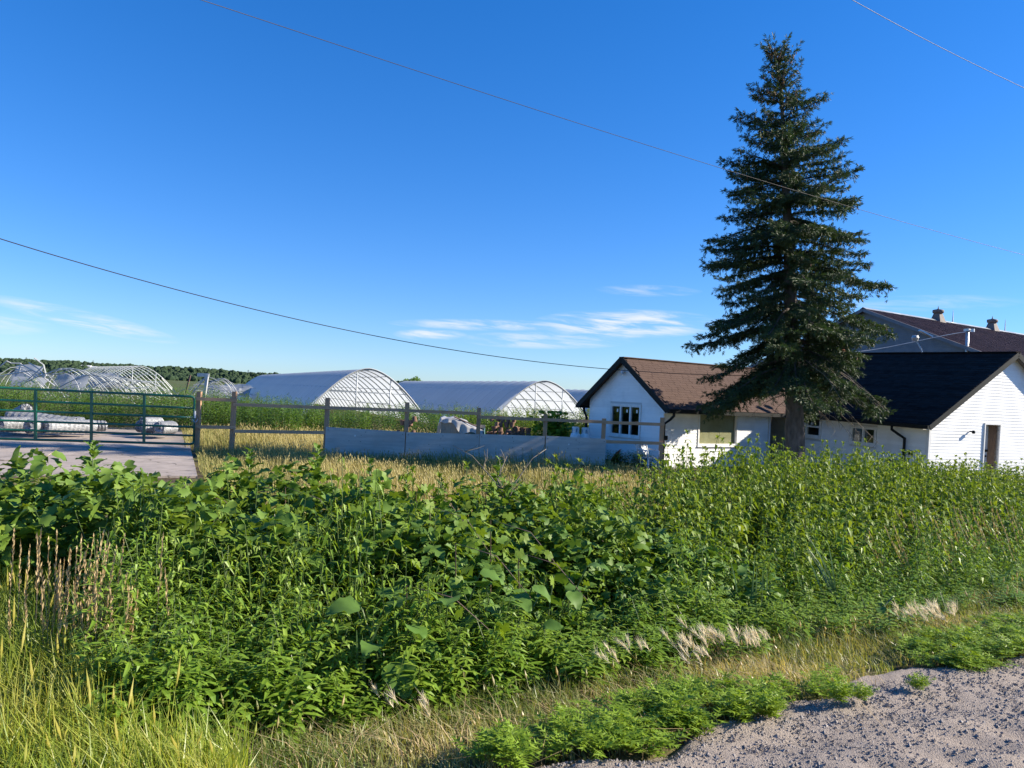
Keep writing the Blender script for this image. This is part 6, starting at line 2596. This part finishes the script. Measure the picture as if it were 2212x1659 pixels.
# lone far tree on the horizon
p = at(893, 823, 400)
th = thing('far_tree', 'lone round tree far away above the second greenhouse', 'tree', (p.x, 400, -1))
G().tube([(0, 0, 0), (0, 0, 8)], (.5, .35), 6).build('trunk', M_bark, th)
k = 900
d = RNG.normal(size=(k, 3))
d /= np.linalg.norm(d, axis=1)[:, None]
rr = RNG.random(k) ** .4
T = np.stack([d[:, 0] * 5.2 * rr, d[:, 1] * 5 * rr, 7.2 + d[:, 2] * 2.4 * rr + .8 * np.sin(d[:, 0] * 4)], -1)
g = G()
lf4 = lance(1, .7, .3, st_=(0, .5, 1), ws_=(0, 1, 0))
tile(g, (lf4[0], [lf4[1]], np.full(len(lf4[0]), .5)), rand_rot(k) * 1.0, T, RNG.random(k))
g.build('crown', M_far, th, kind='stuff')

# ------------------------------------------------------------------ the spruce
TB = at(1718, 1038, 23.5)
TX, TY = TB.x, TB.y
TZ = float(ground(TX, TY))
spruce = thing('spruce_tree', 'tall dark spruce tree standing between the two white houses', 'tree', (TX, TY, TZ))
TOPZ = at(1671, 102, 23.5).z - TZ
_ax = [at(x, y, 23.5) for x, y in ((1718, 1038), (1716, 860), (1708, 640), (1700, 450), (1692, 280), (1686, 170), (1671, 84))]
axis_z = np.array([p.z - TZ for p in _ax])
axis_x = np.array([p.x - TX for p in _ax])


def axis(z):
    return np.array((np.interp(z, axis_z, axis_x), 0, z))


zz = np.linspace(0, TOPZ, 34)
rad = np.interp(zz, [0, .25, .8, 2.5, 5, 8, 11, TOPZ], [.40, .33, .285, .255, .205, .14, .07, .012])
g = G()
kk = 20
an = np.arange(kk) * 2 * np.pi / kk
V = np.zeros((len(zz), kk, 3))
for i, z in enumerate(zz):
    c = axis(z)
    r = rad[i] * (1 + .05 * np.sin(an * 3 + z * 2) + RNG.normal(0, .035, kk))
    V[i, :, 0], V[i, :, 1], V[i, :, 2] = c[0] + r * np.cos(an), c[1] + r * np.sin(an), z
ii = np.arange(len(zz) - 1)[:, None] * kk
j = np.arange(kk)[None, :]
j2 = (j + 1) % kk
g.add(V.reshape(-1, 3), np.stack([ii + j, ii + j2, ii + kk + j2, ii + kk + j], -1).reshape(-1, 4), .5)
g.build('trunk', M_bark, spruce, smooth=False)

limbs, dead = G(), G()
SH_T, SH_D, SH_L, SH_V = [], [], [], []
CN_T, CN_D = [], []
rs = np.random.default_rng(21)
prof_z = np.array([2.3, 3.0, 4.6, 6.2, 7.6, 8.9, 10.3, 11.7, 12.7, 13.4]) + .2
prof_r = np.array([3.0, 3.2, 3.05, 2.85, 2.45, 2.05, 1.55, .95, .55, .15])


def shoots(p0, d, ln, n, var, sz=1.0):
    """needle shoots along one twig"""
    for q in range(n):
        u = (q + rs.random()) / n
        pos = p0 + d * ln * u
        side = rs.normal(0, .75, 3)
        side[2] = side[2] * .55 - .12
        dd = d * .75 + side
        dd /= np.linalg.norm(dd)
        SH_T.append(pos)
        SH_D.append(dd)
        SH_L.append(rs.uniform(.11, .20) * sz)
        SH_V.append(var + rs.normal(0, .10))


z = 3.3
wh = 0
while z < TOPZ - .25:
    nb = 5 if z < 10 else 4
    a0 = rs.uniform(0, 6.28)
    R0 = np.interp(z, prof_z, prof_r)
    for b_i in range(nb):
        a = a0 + b_i * 2 * math.pi / nb + rs.normal(0, .22)
        Ln = R0 * rs.choice([rs.uniform(.88, 1.08), rs.uniform(.6, .9)], p=[.55, .45])
        base = axis(z + rs.normal(0, .16))
        dirh = np.array((math.cos(a), math.sin(a), 0))
        e0 = np.interp(z, [2.5, 5, 8, 11, 13], [-.10, -.02, .10, .35, .9]) + rs.normal(0, .11)
        droop = np.interp(z, [2.5, 5, 9, 12], [.52, .42, .28, .05])
        m = 8
        pts = [base]
        p = base.copy()
        for q in range(m):
            u = (q + .5) / m
            th = e0 - droop * math.sin(u * math.pi * .75) + .45 * max(0, u - .72) / .28 * .6
            p = p + (dirh * math.cos(th) + np.array((0, 0, math.sin(th)))) * Ln / m
            p = p + rs.normal(0, .012, 3)
            pts.append(p.copy())
        pts = np.array(pts)
        limbs.tube(pts, np.linspace(.012 + .011 * Ln, .005, m + 1), 5, cap=False)
        perp = np.array((-math.sin(a), math.cos(a), 0))
        bare = .16 if z < 6 else .08
        step = .098 if z > 9 else .10
        ns = int(Ln / step)
        sparse = 1.0
        bvar = rs.normal(.38, .12)
        for q in range(ns):
            u = bare + (1 - bare) * (q + rs.random() * .6) / ns
            if u > 1:
                continue
            x = u * m
            i = min(int(x), m - 1)
            c = pts[i] + (pts[i + 1] - pts[i]) * (x - i)
            t_dir = (pts[i + 1] - pts[i])
            t_dir = t_dir / np.linalg.norm(t_dir)
            for sgn in (-1, 1):
                if rs.random() < .10:
                    continue
                tl = (.10 + .26 * Ln * .42 * math.sin(math.pi * min(1, (1 - u) * .9 + .12)) ** .8) * rs.uniform(.6, 1.2)
                tl = min(tl, .72)
                dd = t_dir * .62 + perp * sgn * .78 + np.array((0, 0, rs.normal(-.16, .16)))
                dd /= np.linalg.norm(dd)
                if tl > .22:
                    limbs.tube(np.array([c, c + dd * tl * .6 + np.array((0, 0, -.02)), c + dd * tl]), (.006, .004, .002), 3, cap=False)
                shoots(c, dd, tl, max(2, int(tl / .052)), bvar + .10 * u)
            if rs.random() < .55 and z < 11.0:
                # hanging twig
                dd = np.array((rs.normal(0, .25), rs.normal(0, .25), -1.0))
                dd /= np.linalg.norm(dd)
                shoots(c, dd, rs.uniform(.12, .42), 5, bvar)
        # tuft at the tip
        shoots(pts[-2], (pts[-1] - pts[-2]) / np.linalg.norm(pts[-1] - pts[-2]), .3, 7, bvar + .15)
        if z > 8.5:
            for q in range(int(1 + (z - 8.5) * 1.6)):
                c = pts[-1] + (pts[3] - pts[-1]) * rs.random() * .8
                CN_T.append(c + np.array((0, 0, -.05)))
                CN_D.append(np.array((rs.normal(0, .25), rs.normal(0, .25), -1.0)))
        elif rs.random() < .4:
            CN_T.append(pts[-1] + np.array((0, 0, -.06)))
            CN_D.append(np.array((rs.normal(0, .25), rs.normal(0, .25), -1.0)))
    z += np.interp(z, [2.5, 6, 10, 13], [.225, .225, .21, .19])
    wh += 1
# a few long boughs hanging low on the left and right
for (zb, a, Ln, dr_) in ((3.3, 3.0, 2.9, .95), (3.5, 3.45, 2.7, .9), (3.2, 2.6, 2.5, .8), (3.4, .1, 2.9, .72), (3.3, -.4, 2.6, .7), (3.5, 5.2, 2.2, .7), (3.6, 4.3, 2.2, .75)):
    base = axis(zb)
    dh = np.array((math.cos(a), math.sin(a), 0))
    pts = [base]
    for q in range(8):
        th = -.08 - dr_ * (q / 7) ** 1.2
        pts.append(pts[-1] + (dh * math.cos(th) + np.array((0, 0, math.sin(th)))) * Ln / 8 + rs.normal(0, .02, 3))
    pts = np.array(pts)
    limbs.tube(pts, np.linspace(.045, .006, 9), 5, cap=False)
    for q in range(2, 9):
        for r in range(9):
            c = pts[q] + (pts[q - 1] - pts[q]) * rs.random()
            dd = dh * rs.uniform(0, .6) + np.array((rs.normal(0, .5), rs.normal(0, .5), rs.normal(-.5, .3)))
            dd /= np.linalg.norm(dd)
            shoots(c, dd, rs.uniform(.15, .45), 6, .38)
# dead lower twigs, mostly on the right
for i in range(26):
    zb = rs.uniform(2.3, 4.2)
    a = rs.normal(-.15, .5) if i < 18 else rs.uniform(0, 6.28)
    Ln = rs.uniform(1.2, 2.6) if i < 18 else rs.uniform(.7, 1.5)
    base = axis(zb)
    dh = np.array((math.cos(a), math.sin(a), 0))
    pts = [base + dh * Ln * u + np.array((0, 0, -.62 * Ln * u * u + .10 * Ln * u)) + rs.normal(0, .03, 3) for u in np.linspace(0, 1, 7)]
    dead.tube(pts, np.linspace(.016, .004, 7), 4, cap=False)
    for q in range(12):
        u = rs.uniform(.35, 1)
        c = base + dh * Ln * u + np.array((0, 0, -.62 * Ln * u * u + .10 * Ln * u))
        e = c + np.array((rs.normal(.06, .14), rs.normal(0, .14), rs.uniform(-.32, -.03)))
        dead.tube([c, (c + e) / 2 + rs.normal(0, .015, 3), e], (.005, .004, .002), 3, cap=False)
limbs.build('limbs', M_limb, spruce)
dead.build('dead_twigs', M_twig, spruce)
SH_T, SH_D, SH_L, SH_V = (np.array(q) for q in (SH_T, SH_D, SH_L, SH_V))
k = len(SH_T)
e1 = np.cross(SH_D, rs.normal(size=(k, 3)))
e1 /= np.linalg.norm(e1, axis=1)[:, None]
e2 = np.cross(SH_D, e1)
Ms = np.stack([SH_D * SH_L[:, None], e1 * SH_L[:, None], e2 * SH_L[:, None]], -1)
sv, sf = [], []
for q in range(5):
    a = q * 2 * math.pi / 5
    b = len(sv)
    cy, sy = math.cos(a), math.sin(a)
    x0_, x1_ = (.0, .72) if q % 2 else (.25, 1.05)
    sv += [(x0_, .02 * cy, .02 * sy), ((x0_ + x1_) / 2 - .05, .20 * cy - .055 * sy, .20 * sy + .055 * cy), (x1_, .26 * cy, .26 * sy), ((x0_ + x1_) / 2 + .05, .13 * cy + .055 * sy, .13 * sy - .055 * cy)]
    sf += [(b, b + 1, b + 2), (b, b + 2, b + 3)]
sv = np.array(sv, float)
g = G()
tile(g, (sv, [np.array(sf)], np.full(len(sv), .4)), Ms, SH_T, SH_V)
g.build('crown', M_needle, spruce, kind='stuff')
CN_T, CN_D = np.array(CN_T), np.array(CN_D)
k = len(CN_T)
CN_D /= np.linalg.norm(CN_D, axis=1)[:, None]
e1 = np.cross(CN_D, rs.normal(size=(k, 3)))
e1 /= np.linalg.norm(e1, axis=1)[:, None]
e2 = np.cross(CN_D, e1)
L_ = rs.uniform(.08, .14, k)
Ms = np.stack([CN_D * L_[:, None], e1 * L_[:, None], e2 * L_[:, None]], -1)
cv = np.array([(0, 0, 0)] + [(.4, .18 * math.cos(q), .18 * math.sin(q)) for q in np.arange(5) * 1.2566] + [(1, 0, 0)])
cf = [np.array([(0, 1 + (q + 1) % 5, 1 + q) for q in range(5)] + [(6, 1 + q, 1 + (q + 1) % 5) for q in range(5)])]
g = G()
tile(g, (cv, cf, np.full(7, .5)), Ms, CN_T, rs.random(k))
g.build('cones', M_cone, spruce, kind='stuff')
tri = sum(len(m.polygons) for m in bpy.data.meshes)
print('POLYS', tri, 'SHOOTS', len(SH_T), 'OBJECTS', len(bpy.data.objects))
